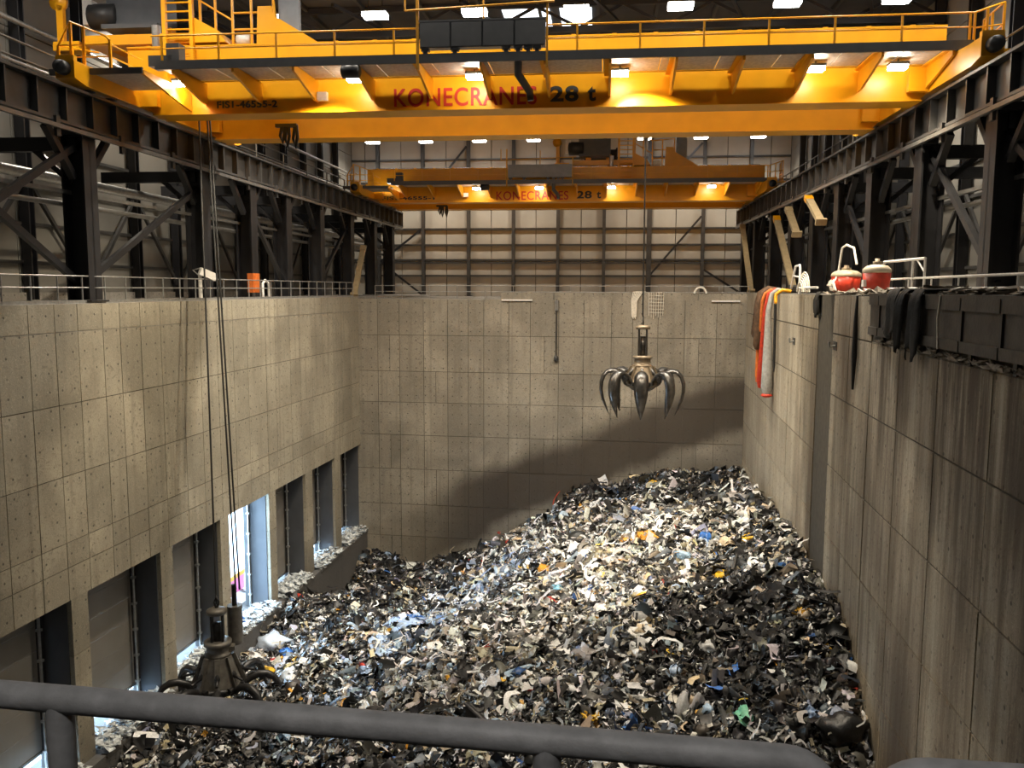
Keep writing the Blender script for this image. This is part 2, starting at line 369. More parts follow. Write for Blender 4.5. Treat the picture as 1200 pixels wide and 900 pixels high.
# ------------------------------------------------------------------ runway beams, columns, bracing
LCOL = [29.5, 42.7, 55.8, 63.7, 71.1, 79.8, 89.6, 99.0, 107.5]
RCOL = [31.5, 40.4, 49.2, 57.8, 65.6, 73.0, 81.2, 90.4, 100.0, 108.5]
for side, bx, sgn, nm in (('orange-box', -26.7, -1, 'roller shutters'), ('red-tank', 17.0, 1, 'red tanks')):
    t = thing('runway_beam', 'long dark plate girder carrying the crane rail on the side of the %s' % nm, 'runway beam', (bx, 60, 8), 'crane runway beams', 'hall')
    part(MB().box(bx-.05, bx+.05, 20, 112, 8.1, 9.8), 'web', 'steel_dark', t)
    part(MB().box(bx-.5, bx+.5, 20, 112, 9.75, 9.88), 'top_flange', 'steel_dark', t)
    part(MB().box(bx-.45, bx+.45, 20, 112, 7.98, 8.12), 'bottom_flange', 'steel_dark', t)
    part(MB().box(bx-.07, bx+.07, 20, 112, 9.88, 10.03), 'crane_rail', 'rail_steel', t)
    part(MB().box(bx-.46, bx+.46, 111.9, 112.1, 7.98, 9.88), 'end_plate', 'steel_dark', t)
    st = MB().box(-.42, .42, -.05, .05, 8.12, 9.75).mesh('stiffener', 'steel_dark', (0, 0, 8))
    for k in range(42):
        o = bpy.data.objects.new('stiffener', st); C.objects.link(o); o.parent = t; o.location = (0, 21+2.2*k-60, 0)
    # conductor line bracket below the beam on the pit side
    part(MB().box(bx-sgn*.62-.09, bx-sgn*.62+.09, 20, 111, 7.62, 7.82), 'conductor_channel', 'steel_mid', t)
    hg = MB().box(-.08, .08, -.16, .16, -.75, .2).mesh('hanger', 'steel_dark')
    for k in range(16):
        o = bpy.data.objects.new('hanger', hg); C.objects.link(o); o.parent = t; o.location = (-sgn*.5, 23+5.6*k-60, .0)
    # columns
    ys = LCOL if sgn < 0 else RCOL
    for i, y in enumerate(ys):
        cx = bx+sgn*.35; zb = -.72 if sgn < 0 else -.27
        t = thing('steel_column', 'black H-section steel column under the runway beam on the %s side, %s from the camera' % (nm, ORD[i]), 'column', (cx, y, zb), 'runway columns', 'hall')
        w, d = (.62, .62)
        m = MB(); m.box(cx-w, cx-w+.1, y-d+.05, y+d-.05, zb, 7.95); m.box(cx+w-.1, cx+w, y-d+.05, y+d-.05, zb, 7.95); m.box(cx-w, cx+w, y-.06, y+.06, zb, 7.95)
        m.box(cx-w, cx+w, y+d-.2, y+d-.1, zb, 7.95) if i % 2 == 0 else None
        part(m, 'shaft', 'steel_black', t)
        part(MB().box(cx-.85, cx+.85, y-.8, y+.8, zb, zb+.08), 'base_plate', 'steel_black', t)
        part(MB().box(cx-.75, cx+.75, y-.8, y+.8, 7.7, 8.0), 'cap_plate', 'steel_black', t)
        for e in (-1, 1):
            part(MB().bar((cx, y+e*.5, 5.6), (cx, y+e*2.6, 7.9), .34, .34), 'knee_brace', 'steel_black', t)
        part(MB().bar((cx+sgn*.4, y, 5.4), (cx+sgn*2.6, y, 7.3), .26, .26), 'knee_brace', 'steel_black', t)
        part(MB().box(min(cx, cx+sgn*6.6), max(cx, cx+sgn*6.6), y-.25, y+.25, 7.0, 7.7), 'tie_beam', 'steel_black', t)
    # wall uprights behind
    wx = GX0+.45 if sgn < 0 else GX1-.45
    for i in range(16):
        y = 24+6*i+.4
        if y > 114: break
        t = thing('side_column', 'slim black wall upright behind the runway columns on the %s side, %s from the camera' % (nm, ORD[i]), 'column', (wx, y, -.72), 'side wall uprights', 'hall')
        m = MB().box(wx-.3, wx+.3, y-.28, y-.2, -.72, GZR-.1).box(wx-.3, wx+.3, y+.2, y+.28, -.72, GZR-.1).box(wx-.05, wx+.05, y-.2, y+.2, -.72, GZR-.1)
        part(m, 'shaft', 'steel_black', t)
        if i % 2 == 0 and y < 106:
            part(MB().bar((wx, y+.2, 6.4), (wx, y+5.9, .2), .2, .24), 'diagonal', 'steel_dark', t)
        else:
            part(MB().bar((wx, y+.2, .2), (wx, y+5.9, 6.4), .2, .24), 'diagonal', 'steel_dark', t) if y < 106 else None
    for j, z in enumerate((1.5, 3.8, 6.1, 8.4)):
        gx = GX0+.15 if sgn < 0 else GX1-.15
        solo(MB().box(gx-.1, gx+.1, 18, 116, z-.1, z+.1), 'wall_girt', 'steel_dark', 'dark horizontal rail along the side wall behind the %s, %s from the floor' % (nm, ORD[j]), 'girt', 'girts of the side walls', 'hall')
    # long ties between the columns and pipes
    px = bx+sgn*.9
    solo(MB().bar((px, 20, 4.9), (px, 111, 4.9), .24, .2), 'column_tie', 'steel_mid', 'long grey tie running between the runway columns on the side of the %s' % nm, 'tie', None, 'hall')
    px = bx+sgn*1.2
    solo(MB().tube([(px, 20, 4.3), (px, 111, 4.3)], .14), 'steam_pipe', 'steel_mid', 'grey pipe just below the column tie on the side of the %s' % nm, 'pipe', None, 'hall')
# silver duct on the shutter side
solo(MB().tube([(-31, 20, 6.15), (-31, 110, 6.15)], .3, 10), 'air_duct', 'galv', 'shiny round silver duct high behind the runway columns above the roller shutters', 'duct', None, 'hall')
# cross braces in the nearest column bays
XB = [(-27.0, 29.5, 42.7, .2, 7.4, 'shutter side, first bay, rising away'), (-27.3, 42.7, 29.5, .2, 7.4, 'shutter side, first bay, falling away'),
      (-27.0, 42.7, 55.8, .3, 6.6, 'shutter side, second bay'), (-27.0, 71.1, 63.7, .3, 6.6, 'shutter side, fourth bay'), (-27.0, 79.8, 89.6, .3, 6.6, 'shutter side, sixth bay'),
      (17.4, 40.4, 49.2, .3, 7.4, 'red-tank side, leaning from second to third column'), (17.4, 57.8, 65.6, .3, 6.8, 'red-tank side, beyond the fourth column'), (17.4, 31.5, 40.4, 1.2, 6.8, 'red-tank side, nearest bay')]
for x, ya, yb, za, zb, lb in XB:
    solo(MB().bar((x, ya, za), (x, yb, zb), .26, .34), 'cross_brace', 'steel_black', 'black diagonal brace between runway columns, '+lb, 'brace', 'braces between runway columns', 'hall')
# cream struts
ST = [((-25.9, 91.74, 4.4), (-25.5, 86.65, -.7), 'pale wooden-looking strut leaning on the shutter-side deck near the back wall'),
      ((15.9, 102.8, 7.3), (15.9, 95.5, -.2), 'tall pale strut at the far end of the red-tank runway'),
      ((15.9, 82.95, 6.6), (15.9, 74.7, .1), 'pale strut with yellow head standing near the hanging hoses'),
      ((16.0, 78.3, 7.0), (16.0, 74.6, 4.6), 'short pale strut hung under the red-tank runway beam'),
      ((16.0, 71.0, 7.2), (16.0, 66.6, 5.0), 'short pale strut with orange cap under the red-tank runway beam')]
for i, (a, b, lb) in enumerate(ST):
    t = thing('pale_strut', lb, 'strut', b, 'pale struts', 'hall')
    part(MB().bar(a, b, .55, .3), 'strut', 'strut_cream', t)
    va, vb = Vector(a), Vector(b); d = (va-vb).normalized()
    part(MB().bar(va-d*.5, va+d*.2, .62, .38), 'head', 'yellow' if i in (2, 4) else 'strut_cream', t)
    part(MB().bar(vb-d*.05, vb+d*.2, .8, .5), 'foot', 'strut_cream' if i != 2 else 'steel_mid', t)
# walkway rail beside the shutter-side runway beam
def railing(name, label, pts_z, x, y0, y1, step, r, m, frame='hall', along='y', group=None, toe=None, zb=None, wd=.03):
    base = (x, y0, zb) if along == 'y' else (y0, x, zb)
    t = thing(name, label, 'railing', base, group, frame)
    def P(s_, z): return (x, s_, z) if along == 'y' else (s_, x, z)
    for i, z in enumerate(pts_z): part(MB().tube([P(y0, z), P(y1, z)], r, 6), 'top_rail' if i == 0 else 'mid_rail', m, t)
    n = max(1, round((y1-y0)/step)); pm = MB().tube([(0, 0, 0), (0, 0, pts_z[0]-zb)], r, 6).mesh('post', m)
    for k in range(n+1):
        o = bpy.data.objects.new('post', pm); C.objects.link(o); o.parent = t
        o.location = (0, (y1-y0)*k/n, 0) if along == 'y' else ((y1-y0)*k/n, 0, 0)
    if toe:
        part(MB().box(*( (x-wd, x+wd, y0, y1) if along == 'y' else (y0, y1, x-wd, x+wd)), zb, zb+toe), 'toe_board', m, t)
    return t
railing('catwalk_railing', 'grey handrail on the catwalk beside the shutter-side runway beam', (11.9, 11.1), -28.5, 21, 112, 6.0, .06, 'steel_mid', zb=9.8)
solo(MB().box(-29.6, -27.25, 20, 112, 9.62, 9.78), 'catwalk', 'steel_dark', 'narrow steel catwalk along the shutter-side runway beam', 'catwalk', None, 'hall')
railing('catwalk_railing', 'grey handrail on the catwalk beside the red-tank runway beam', (11.9, 11.1), 18.8, 21, 112, 3.0, .05, 'steel_mid', zb=9.8)
solo(MB().box(17.55, 19.9, 20, 112, 9.62, 9.78), 'catwalk', 'steel_dark', 'narrow steel catwalk along the red-tank runway beam', 'catwalk', None, 'hall')
for j, z in enumerate((12.9, 15.2)):
    solo(MB().tube([(GX0+.7, 20, z), (GX0+.7, 112, z)], .16 if j else .12), 'wall_pipe', 'galv', ['thin silver pipe along the hall wall above the shutter-side catwalk', 'thick silver pipe high on the hall wall above the shutter-side catwalk'][j], 'pipe', None, 'hall')

# ------------------------------------------------------------------ roof: trusses, purlins, lamps
for i, y in enumerate((35.0, 44.5, 54.0, 66.0, 75.0, 84.0, 93.0, 102.0, 110.5)):
    t = thing('roof_truss', 'dark lattice roof truss, %s from the camera' % ORD[i], 'truss', ((GX0+GX1)/2, y, 18.9), 'roof trusses', 'hall')
    part(MB().box(GX0+.2, GX1-.2, y-.2, y+.2, 20.7, 21.1), 'top_chord', 'steel_black', t)
    part(MB().box(GX0+.2, GX1-.2, y-.2, y+.2, 18.9, 19.3), 'bottom_chord', 'steel_black', t)
    xs = [GX0+.4+(GX1-GX0-.8)*k/18 for k in range(19)]
    for k in range(18):
        a, b = ((xs[k], y, 19.2), (xs[k+1], y, 20.8)) if k % 2 == 0 else ((xs[k], y, 20.8), (xs[k+1], y, 19.2))
        part(MB().bar(a, b, .2, .2), 'lattice_bar', 'steel_black', t)
for k in range(13):
    x = GX0+3+4.4*k
    solo(MB().box(x-.12, x+.12, 20, 116, 20.85, 21.15), 'roof_purlin', 'steel_dark', 'dark roof purlin running the length of the hall, %s from the shutter side' % ORD[k], 'purlin', 'roof purlins', 'hall')
for k, (x0, x1, lb) in enumerate(((-8.0, -4.4, 'bright skylight above the dark crane cabinet, wider one'), (-3.6, -1.2, 'bright skylight above the dark crane cabinet, smaller one'))):
    solo(MB().box(x0, x1, 67.5, 73.5, 21.1, 21.19), 'skylight', 'skylight', lb, 'skylight', 'skylights', 'hall')
for k in range(6):
    x = -28+9*k
    solo(MB().bar((x, 60.5, 19.6), (x+4.6, 75, 19.6), .22, .22), 'roof_brace', 'steel_black', 'slanting roof brace between trusses, %s from the shutter side' % ORD[k], 'brace', 'roof braces', 'hall')
LX = [-37+6.98*k for k in range(9)]
lamp_meshes = None
LROW = {}
def highbay(x, y, z, label, group, ri):
    global lamp_meshes
    t = thing('highbay_lamp', label, 'ceiling lamp', (x, y, z), group, 'hall')
    if lamp_meshes is None:
        h = MB().box(-.88, .88, -.58, .58, .26, .36).box(-.6, .6, -.3, .3, .36, .5)
        dmb = MB().box(-.82, .82, -.52, .52, 0, .26)
        b = MB().tube([(-.5, 0, .4), (-.5, 0, 2.44)], .03, 6).tube([(.5, 0, .4), (.5, 0, 2.44)], .03, 6)
        lamp_meshes = (h.mesh('housing', 'steel_mid'), dmb.mesh('diffuser', 'lamp_white'), b.mesh('hanger', 'steel_dark'))
    if ri not in LROW:
        ld = bpy.data.lights.new('highbay_light', 'AREA'); ld.shape = 'RECTANGLE'; ld.size = 1.4; ld.size_y = .8; ld.energy = LAMP_ROWS[ri]; ld.color = (1, .90, .74); ld.spread = math.radians(140)
        LROW[ri] = ld
    for nm, me in zip(('housing', 'diffuser', 'hanger'), lamp_meshes[:3]):
        o = bpy.data.objects.new(nm, me); C.objects.link(o); o.parent = t
    o = bpy.data.objects.new('highbay_light', LROW[ri]); C.objects.link(o); o.parent = t; o.location = (0, 0, -.06)
RY = [26, 43.5, 60.8, 111.5]
near_names = ['beside the yellow trolley rail cage', None, 'above the yellow ladder', 'over the first letters', 'behind the dark crane cabinet', 'beside the dark cabinet', 'sixth', 'seventh', 'eighth']
for ri, y in enumerate(RY):
    for ci, x in enumerate(LX):
        if x < GX0+.5:
            x = GX0+1.2
            if ri != 2: continue
        if ri == 3 and ci == 5: continue
        if ri == 2 and ci == 1: continue
        if ri == 0 and ci % 2: continue
        highbay(x, y, 18.75, 'white highbay lamp %s, %s from the shutter side' % (['over the near pit', 'over the pit before the near crane', 'in the row above the near crane', 'in the far row between the cranes'][ri], ORD[ci]), 'highbay lamps', ri)

# ------------------------------------------------------------------ text helper
def text_part(body, x0, x1, z0, z1, y, m, parent, name='lettering', bold=.0):
    cu = bpy.data.curves.new(name, 'FONT'); cu.body = body; cu.extrude = .03; cu.offset = bold; cu.space_character = 1.08
    tmp = bpy.data.objects.new('tmp', cu); C.objects.link(tmp); bpy.context.view_layer.update()
    dg = bpy.context.evaluated_depsgraph_get(); me = bpy.data.meshes.new_from_object(tmp.evaluated_get(dg))
    bpy.data.objects.remove(tmp)
    n = len(me.vertices); co = np.empty(n*3); me.vertices.foreach_get('co', co); co = co.reshape(-1, 3)
    mn, mx = co.min(0), co.max(0); out = np.empty_like(co); b = BASE[parent.name]
    out[:, 0] = x0+(co[:, 0]-mn[0])/(mx[0]-mn[0])*(x1-x0)-b[0]
    out[:, 2] = z0+(co[:, 1]-mn[1])/(mx[1]-mn[1])*(z1-z0)-b[2]
    out[:, 1] = y-(co[:, 2]-mn[2])/(mx[2]-mn[2])*.03-b[1]
    me.vertices.foreach_set('co', out.ravel()); me.materials.clear(); me.materials.append(MATS[m]); me.update()
    o = bpy.data.objects.new(name, me); C.objects.link(o); o.parent = parent; return o

# ------------------------------------------------------------------ overhead cranes
def crane(Y0, label, txt, floods, cab, cabmat, tx, near, flood_w):
    bxl, bxr = -26.7, 17.0; D = Y0-48
    t = thing('overhead_crane', label, 'crane', (-5, Y0+4, 9.86), 'overhead cranes', 'hall')
    z0, z1 = 9.86, 13.5
    for nm, ya in (('girder', Y0), ('girder', Y0+8)):
        poly = [(-25.6, z0), (16.2, z0), (17.4, 10.95), (17.4, z1), (-27.1, z1), (-27.1, 11.15)]
        g = part(MB().prism(poly, 'y', ya, ya+1.6), nm, 'yellow', t)
        part(MB().box(-25.7, 16.3, ya-.09, ya+1.69, z0-.07, z0), 'bottom_flange', 'yellow', g)
        part(MB().box(-27.1, 17.4, ya-.09, ya+1.69, z1, z1+.08), 'top_flange', 'yellow', g)
        part(MB().box(-26.6, 17.0, ya+.70, ya+.86, z1+.08, z1+.26), 'trolley_rail', 'rail_steel', g)
        cl = MB().box(-.12, .12, -.18, .18, 0, .14).mesh('rail_clip', 'yellow')
        for k in range(20):
            o = bpy.data.objects.new('rail_clip', cl); C.objects.link(o); o.parent = g
            b = BASE[g.name]; o.location = (-26+2.2*k-b[0], ya+.45-b[1], z1+.08-b[2])
    # end carriages
    for bx in (bxl, bxr):
        e = part(MB().prism([(Y0-6.6, 10.35), (Y0-5.6, 10.15), (Y0+12.5, 10.15), (Y0+13.2, 10.35), (Y0+13.2, 11.1), (Y0+11.8, 11.45), (Y0-1, 11.45), (Y0-5.2, 11.2), (Y0-6.6, 11.2)], 'x', bx-.5, bx+.5), 'end_carriage', 'yellow', t)
        for k, y in enumerate((Y0-4.6, Y0-2.6, Y0+9.2, Y0+11.2)):
            part(MB().lathe([(.42, -.2), (.42, .2)], 14, (bx, y, 10.45), True, 'x'), 'wheel', 'steel_mid', e)
        for y, d in ((Y0-6.6, -1), (Y0+13.2, 1)):
            part(MB().lathe([(.34, 0), (.36, d*.25), (.30, d*.55)], 14, (bx, y, 10.8), True, 'y'), 'buffer', 'steel_black', e)
            part(MB().box(bx-.48, bx+.48, min(y, y-d*.3), max(y, y-d*.3), 10.35, 11.45), 'buffer_plate', 'yellow', e)
        # bolted bracket plates between carriage and girder
        for ya in (Y0, Y0+8):
            s = 1 if bx < 0 else -1
            part(MB().prism([(bx-.5, 10.2), (bx+s*1.5, 10.2), (bx+s*1.5, 11.4), (bx-.5, 11.9)] if s > 0 else [(bx+.5, 10.2), (bx+.5, 11.9), (bx+s*1.5, 11.4), (bx+s*1.5, 10.2)], 'y', ya-.5, ya-.1), 'joint_plate', 'yellow', e)
    # walkway in front of the girder
    yo, yi, zp = Y0-4, Y0, 11.48
    x0, x1 = -23.4, 17.2
    nx = 14
    for k in range(nx):
        a, b = x0+(x1-x0)*k/nx, x0+(x1-x0)*(k+1)/nx
        part(MB().box(a+.03, b-.03, yo+.1, yi-.7, zp, zp+.06), 'grating_panel', 'grating', t)
        part(MB().box(a, b, yi-.66, yi-.5, zp-.04, zp+.06), 'cable_tray', 'yellow_dark', t)
    part(MB().box(x0, x1, yo, yo+.12, zp-.17, zp+.27), 'edge_channel', 'crane_grey', t)
    for k in range(13):
        x = -22.5+3.24*k
        br = part(MB().prism([(yi, zp-.02), (yi, zp-1.15), (yi-.5, zp-1.15), (yo+.15, zp-.36), (yo+.15, zp-.02)], 'x', x-.06, x+.06), 'bracket', 'yellow', t)
        part(MB().box(x-.3, x+.06, yo+.25, yi-.1, zp-.10, zp-.02), 'bracket_flange', 'yellow', br)
    # walkway handrail
    h = part(MB().tube([(x0-.2, yo+.06, 13.0), (cab[0], yo+.06, 13.0)], .045, 6).tube([(cab[1], yo+.06, 13.0), (x1, yo+.06, 13.0)], .045, 6), 'handrail', 'yellow', t)
    part(MB().tube([(x0-.2, yo+.06, 12.35), (x1, yo+.06, 12.35)], .035, 6), 'mid_rail', 'yellow', h)
    for k in range(14):
        x = x0+.4+(x1-x0-.6)*k/13
        if cab[0]+.3 < x < cab[1]-.3: continue
        part(MB().box(x-.05, x+.05, yo+.02, yo+.1, zp, 13.0), 'post', 'yellow', h)
    # end guard at the red-tank end
    g = part(MB().tube([(17.2, yo+.06, 13.0), (18.6, yo+.3, 13.5), (18.8, yo+3, 13.5)], .05, 6), 'end_guard', 'yellow', t)
    for (x, y, z) in ((17.2, yo+.06, 13.0), (17.8, yo+.16, 13.2), (18.6, yo+.3, 13.5), (18.7, yo+1.8, 13.5), (18.8, yo+3, 13.5)):
        part(MB().box(x-.05, x+.05, y-.05, y+.05, 11.3, z), 'post', 'yellow', g)
    part(MB().tube([(17.2, yo+.06, 12.3), (18.6, yo+.3, 12.5), (18.8, yo+3, 12.5)], .04, 6), 'mid_rail', 'yellow', g)
    part(MB().box(16.6, 18.9, yo+.1, yo+4, 11.2, 11.34), 'end_platform', 'yellow', t)
    # lower landing at the other end with its cage of rails
    part(MB().box(-28.4, -23.4, Y0-5.2, Y0-1.2, 10.92, 11.02), 'landing', 'grating', t)
    part(MB().box(-28.4, -23.4, Y0-5.3, Y0-5.15, 10.82, 11.12), 'landing_edge', 'crane_grey', t)
    part(MB().prism([(Y0-5.2, 11.0), (Y0-5.2, 10.8), (Y0-.1, 9.95), (Y0-.1, 11.0)], 'x', -23.5, -23.35), 'landing_bracket', 'yellow', t)
    g = part(MB().tube([(-27.9, Y0-5.2, 12.3), (-27.2, Y0-5.2, 13.45), (-25.3, Y0-5.2, 12.7), (-25.1, Y0-5.2, 12.5)], .055, 6), 'landing_guard', 'yellow', t)
    for x, z in ((-27.9, 12.3), (-27.2, 13.45), (-26.5, 13.2), (-25.1, 12.5)):
        part(MB().box(x-.06, x+.06, Y0-5.26, Y0-5.14, 11.0, z), 'post', 'yellow', g)
    for zz in (11.7, 12.3):
        part(MB().tube([(-27.9, Y0-5.2, zz), (-25.1, Y0-5.2, zz), (-25.1, Y0-2, zz)], .04, 6), 'mid_rail', 'yellow', g)
    for y in (Y0-4, Y0-3):
        part(MB().box(-27.95, -27.85, y-.05, y+.05, 11, 12.6), 'post', 'yellow', g)
    part(MB().tube([(-27.9, Y0-5.2, 12.3), (-27.9, Y0-1.6, 12.9)], .045, 6), 'mid_rail', 'yellow', g)
    part(MB().box(-23.9, -22.6, yo+.3, yo+1.3, 11.55, 12.1).box(-22.9, -22.2, yo+.3, yo+1.0, 11.55, 12.7), 'drive_motor', 'crane_grey', t)
    # floodlights below the walkway
    for k, x in enumerate(floods):
        f = part(MB().box(x-.46, x+.46, Y0-2.1, Y0-1.45, 11.19, 11.32).tube([(x, Y0-1.8, 11.3), (x, Y0-1.8, 11.5)], .05, 6), 'floodlight', 'steel_mid', t)
        part(MB().box(x-.42, x+.42, Y0-2.05, Y0-1.5, 11.0, 11.19), 'lens', 'flood_white', f)
        ld = bpy.data.lights.new('floodlight_beam', 'SPOT'); ld.energy = flood_w; ld.spot_size = math.radians(112); ld.spot_blend = .5; ld.color = (1, .86, .64); ld.shadow_soft_size = .25
        aim = {1: (-.55, .30, -.78), 3: (.42, .5, -.76)}.get(k) if near else None
        if aim: ld.energy = flood_w*1.9; ld.spot_size = math.radians(78); ld.spot_blend = .35
        o = bpy.data.objects.new('floodlight_beam', ld); C.objects.link(o); o.parent = t; b = BASE[t.name]; o.location = (x-b[0], Y0-2.0-b[1], 10.96-b[2])
        if aim: o.rotation_euler = Vector(aim).to_track_quat('-Z', 'Y').to_euler()
    # electrical cabinet on the walkway rail
    c0, c1 = cab; w = (c1-c0)/4
    cb = part(MB().box(c0+.05, c1-.05, yo+.02, yo+.55, 12.03, 13.28), 'electrical_cabinet', cabmat, t)
    for k in range(4): part(MB().box(c0+.07+w*k, c0+w*(k+1)-.03, yo-.03, yo+.02, 12.07, 13.24), 'door', cabmat, cb)
    part(MB().box(c0, c1, yo-.02, yo+.6, 13.28, 13.36), 'lid', cabmat, cb)
    for x in (c0+.3, c0+1.8, c0+4.4, c0+5.0, c0+5.5, c0+5.95):
        part(MB().box(x-.1, x+.1, yo+.1, yo+.3, 11.5, 12.03).box(x-.2, x+.2, yo+.05, yo+.4, 11.9, 12.03), 'foot', 'crane_grey', cb)
    f = part(MB().box(c0-.14, c0, yo-.02, yo+.12, 11.0, 15.0).box(c1, c1+.1, yo-.02, yo+.12, 11.0, 14.1), 'cabinet_frame', 'yellow_dark', t)
    part(MB().tube([(c0-.7, yo, 13.85), (c1+.4, yo, 14.1)], .05, 6).tube([(c0-.7, yo, 13.85), (c0-.7, yo, 15)], .05, 6).tube([((c0+c1)/2, yo+.6, 13.3), ((c0+c1)/2, yo+.6, 14.9)], .05, 6), 'frame_rail', 'yellow_dark', f)
    # small fittings
    part(MB().tube([(c0+5.0, yo+.2, 11.3), (c0+5.0, yo+.2, 10.7), (c0+5.35, Y0-1, 10.45), (c0+5.4, Y0-1, 10.0)], [.2, .2, .2, .17], 8), 'cable_duct', 'crane_grey', t)
    part(MB().lathe([(.2, -.5), (.36, -.42), (.36, .42), (.2, .5)], 12, (-13.0, yo+.25, 11.05), True, 'x'), 'warning_horn', 'steel_black', t)
    part(MB().box(-15.9, -15.35, Y0-.5, Y0-.2, 10.35, 10.8), 'junction_box', 'white_paint', t)
    f = part(MB().box(-19.7, -18.4, Y0+3.0, Y0+3.3, 9.6, 9.8), 'festoon_trolley', 'steel_black', t)
    for dx, dz in ((-.3, -1.0), (.0, -1.25), (.5, -1.3)):
        part(MB().tube([(-19+dx, Y0+3.1, 9.7), (-19+dx-.12, Y0+3.1, 9.7+dz*.6), (-19+dx, Y0+3.1, 9.7+dz), (-19+dx+.14, Y0+3.1, 9.7+dz*.5), (-19+dx+.1, Y0+3.1, 9.7)], .1, 6), 'cable_loop', 'rope', f)
    # lettering
    text_part('KONECRANES', txt[0], txt[1], 10.0, 10.98, Y0-.005, 'text_red', t, 'lettering', .012)
    w28 = (txt[3]-txt[2]); text_part('28', txt[2], txt[2]+w28*.62, 10.12, 10.95, Y0-.005, 'text_dark', t, 'lettering', .03); text_part('t', txt[2]+w28*.82, txt[3], 10.12, 10.90, Y0-.005, 'text_dark', t, 'lettering', .03)
    text_part(txt[6], txt[4], txt[5], 10.12, 10.52, Y0-.005, 'text_dark', t, 'lettering', .03)
    # trolley with hoist machinery
    tr = part(MB().box(tx-4.6, tx+3.4, Y0+.2, Y0+1.4, 13.8, 14.35).box(tx-4.6, tx+3.4, Y0+8.2, Y0+9.4, 13.8, 14.35).box(tx-4.6, tx-3.8, Y0+1, Y0+9, 13.85, 14.4).box(tx+2.6, tx+3.4, Y0+1, Y0+9, 13.85, 14.4), 'trolley', 'yellow', t)
    part(MB().lathe([(1.0, -1.9), (1.0, -1.75), (.8, -1.7), (.8, 1.7), (1.0, 1.75), (1.0, 1.9)], 18, (tx-1.5, Y0+4.2, 15.3), True, 'x'), 'hoist_drum', 'steel_dark', tr)
    part(MB().box(tx-4.0, tx-.4, Y0+1.6, Y0+3.0, 15.2, 16.9), 'gearbox', 'crane_grey', tr)
    part(MB().box(tx-3.9, tx-.5, Y0+.8, Y0+2.8, 14.9, 15.15), 'machine_deck', 'crane_grey', tr)
    part(MB().lathe([(.5, 0), (.75, .1), (.75, 1.7), (.5, 1.8)], 14, (tx-5.2, Y0+2, 15.9), True, 'x'), 'hoist_motor', 'steel_dark', tr)
    part(MB().box(tx-5.5, tx-4.9, Y0+1.6, Y0+2.2, 15.4, 16.8), 'brake_housing', 'white_paint', tr)
    part(MB().box(tx-3.2, tx-2.6, Y0+2, Y0+2.6, 14.4, 15.2).box(tx-.9, tx-.3, Y0+2, Y0+2.6, 14.4, 15.2), 'machine_leg', 'yellow', tr)
    part(MB().tube([(tx-.3, Y0+.3, 12.9), (tx-.3, Y0+.3, 14.8)], .26, 10), 'buffer_tube', 'galv', tr)
    part(MB().box(tx-6.5, tx-6.1, Y0+.6, Y0+.9, 13.6, 16.2).lathe([(.5, -.15), (.5, .15)], 14, (tx-6.4, Y0+.75, 16.4), True, 'y'), 'sheave_post', 'yellow', tr)
    part(MB().box(tx-6.6, tx-5.0, Y0+.3, Y0+1.4, 13.6, 14.1), 'sheave_foot', 'yellow', tr)
    la = part(MB().box(tx+.4, tx+.62, Y0-.4, Y0-.15, 11.5, 17.6).box(tx+2.0, tx+2.2, Y0-.4, Y0-.15, 11.5, 17.2), 'ladder', 'yellow', tr)
    for k in range(11): part(MB().tube([(tx+.5, Y0-.28, 12+.48*k), (tx+2.1, Y0-.28, 12+.48*k)], .05, 6), 'rung', 'yellow', la)
    part(MB().prism([(tx+2.1, 13.7), (tx+4.0, 13.7), (tx+3.6, 14.3), (tx+2.1, 15.1)], 'y', Y0-.2, Y0+.5), 'gusset', 'yellow', tr)
    cg = part(MB().tube([(tx+2.2, Y0+.4, 17.6), (tx+4.2, Y0+.4, 16.4), (tx+6.6, Y0+.4, 16.6), (tx+6.7, Y0+.4, 14.4)], .07, 6), 'cage_rail', 'yellow', tr)
    for zz in (14.5, 15.4): part(MB().tube([(tx+4.2, Y0+.4, zz), (tx+6.6, Y0+.4, zz)], .06, 6), 'cage_bar', 'yellow', cg)
    part(MB().tube([(tx+2.2, Y0+.4, 16.2), (tx+4.2, Y0+.4, 15.0)], .06, 6), 'cage_bar', 'yellow', cg)
    for x in (tx+2.3, tx+3.2, tx+4.2, tx+5.3, tx+6.6): part(MB().box(x-.06, x+.06, Y0+.34, Y0+.46, 13.7, 16.5 if x > tx+4 else 17.3), 'cage_post', 'yellow', cg)
    part(MB().prism([(tx+5.6, 13.65), (tx+9.2, 13.65), (tx+8.8, 13.9), (tx+6.6, 15.2), (tx+6.5, 15.7), (tx+5.7, 15.7)], 'y', Y0+.3, Y0+1.0), 'bogie_frame', 'yellow', tr)
    part(MB().prism([(tx+6.8, 14.9), (tx+8.0, 14.2), (tx+8.0, 16.6), (tx+6.8, 17.3)], 'y', Y0+.6, Y0+.9), 'control_panel', 'cabinet_grey', tr)
    part(MB().lathe([(.35, -.4), (.35, .4)], 12, (tx+4.7, Y0+.8, 14.0), True, 'x'), 'trolley_wheel', 'white_paint', tr)
    return t
crane(48, 'yellow overhead crane close to the camera with the dark cabinet and large red lettering', (-11.67, -3.75, -3.01, -.55, -21.9, -18.37, 'FIS1-46555-2'),
      (-23.05, -13.33, -6.9, .7, 10.5, 14.5), (-9.4, -3.0), 'crane_grey', -25.2, True, FLOOD_W)
crane(98.2, 'yellow overhead crane at the far end of the hall with the pale cabinet', (-12.2, -4.05, -3.1, -.4, -25.4, -19.3, 'FIS1-46555-1'),
      (-24.2, -14.2, -7.2, .75, 11.5), (-10.5, -3.5), 'cabinet_grey', 1.0, False, FARFLOOD_W)

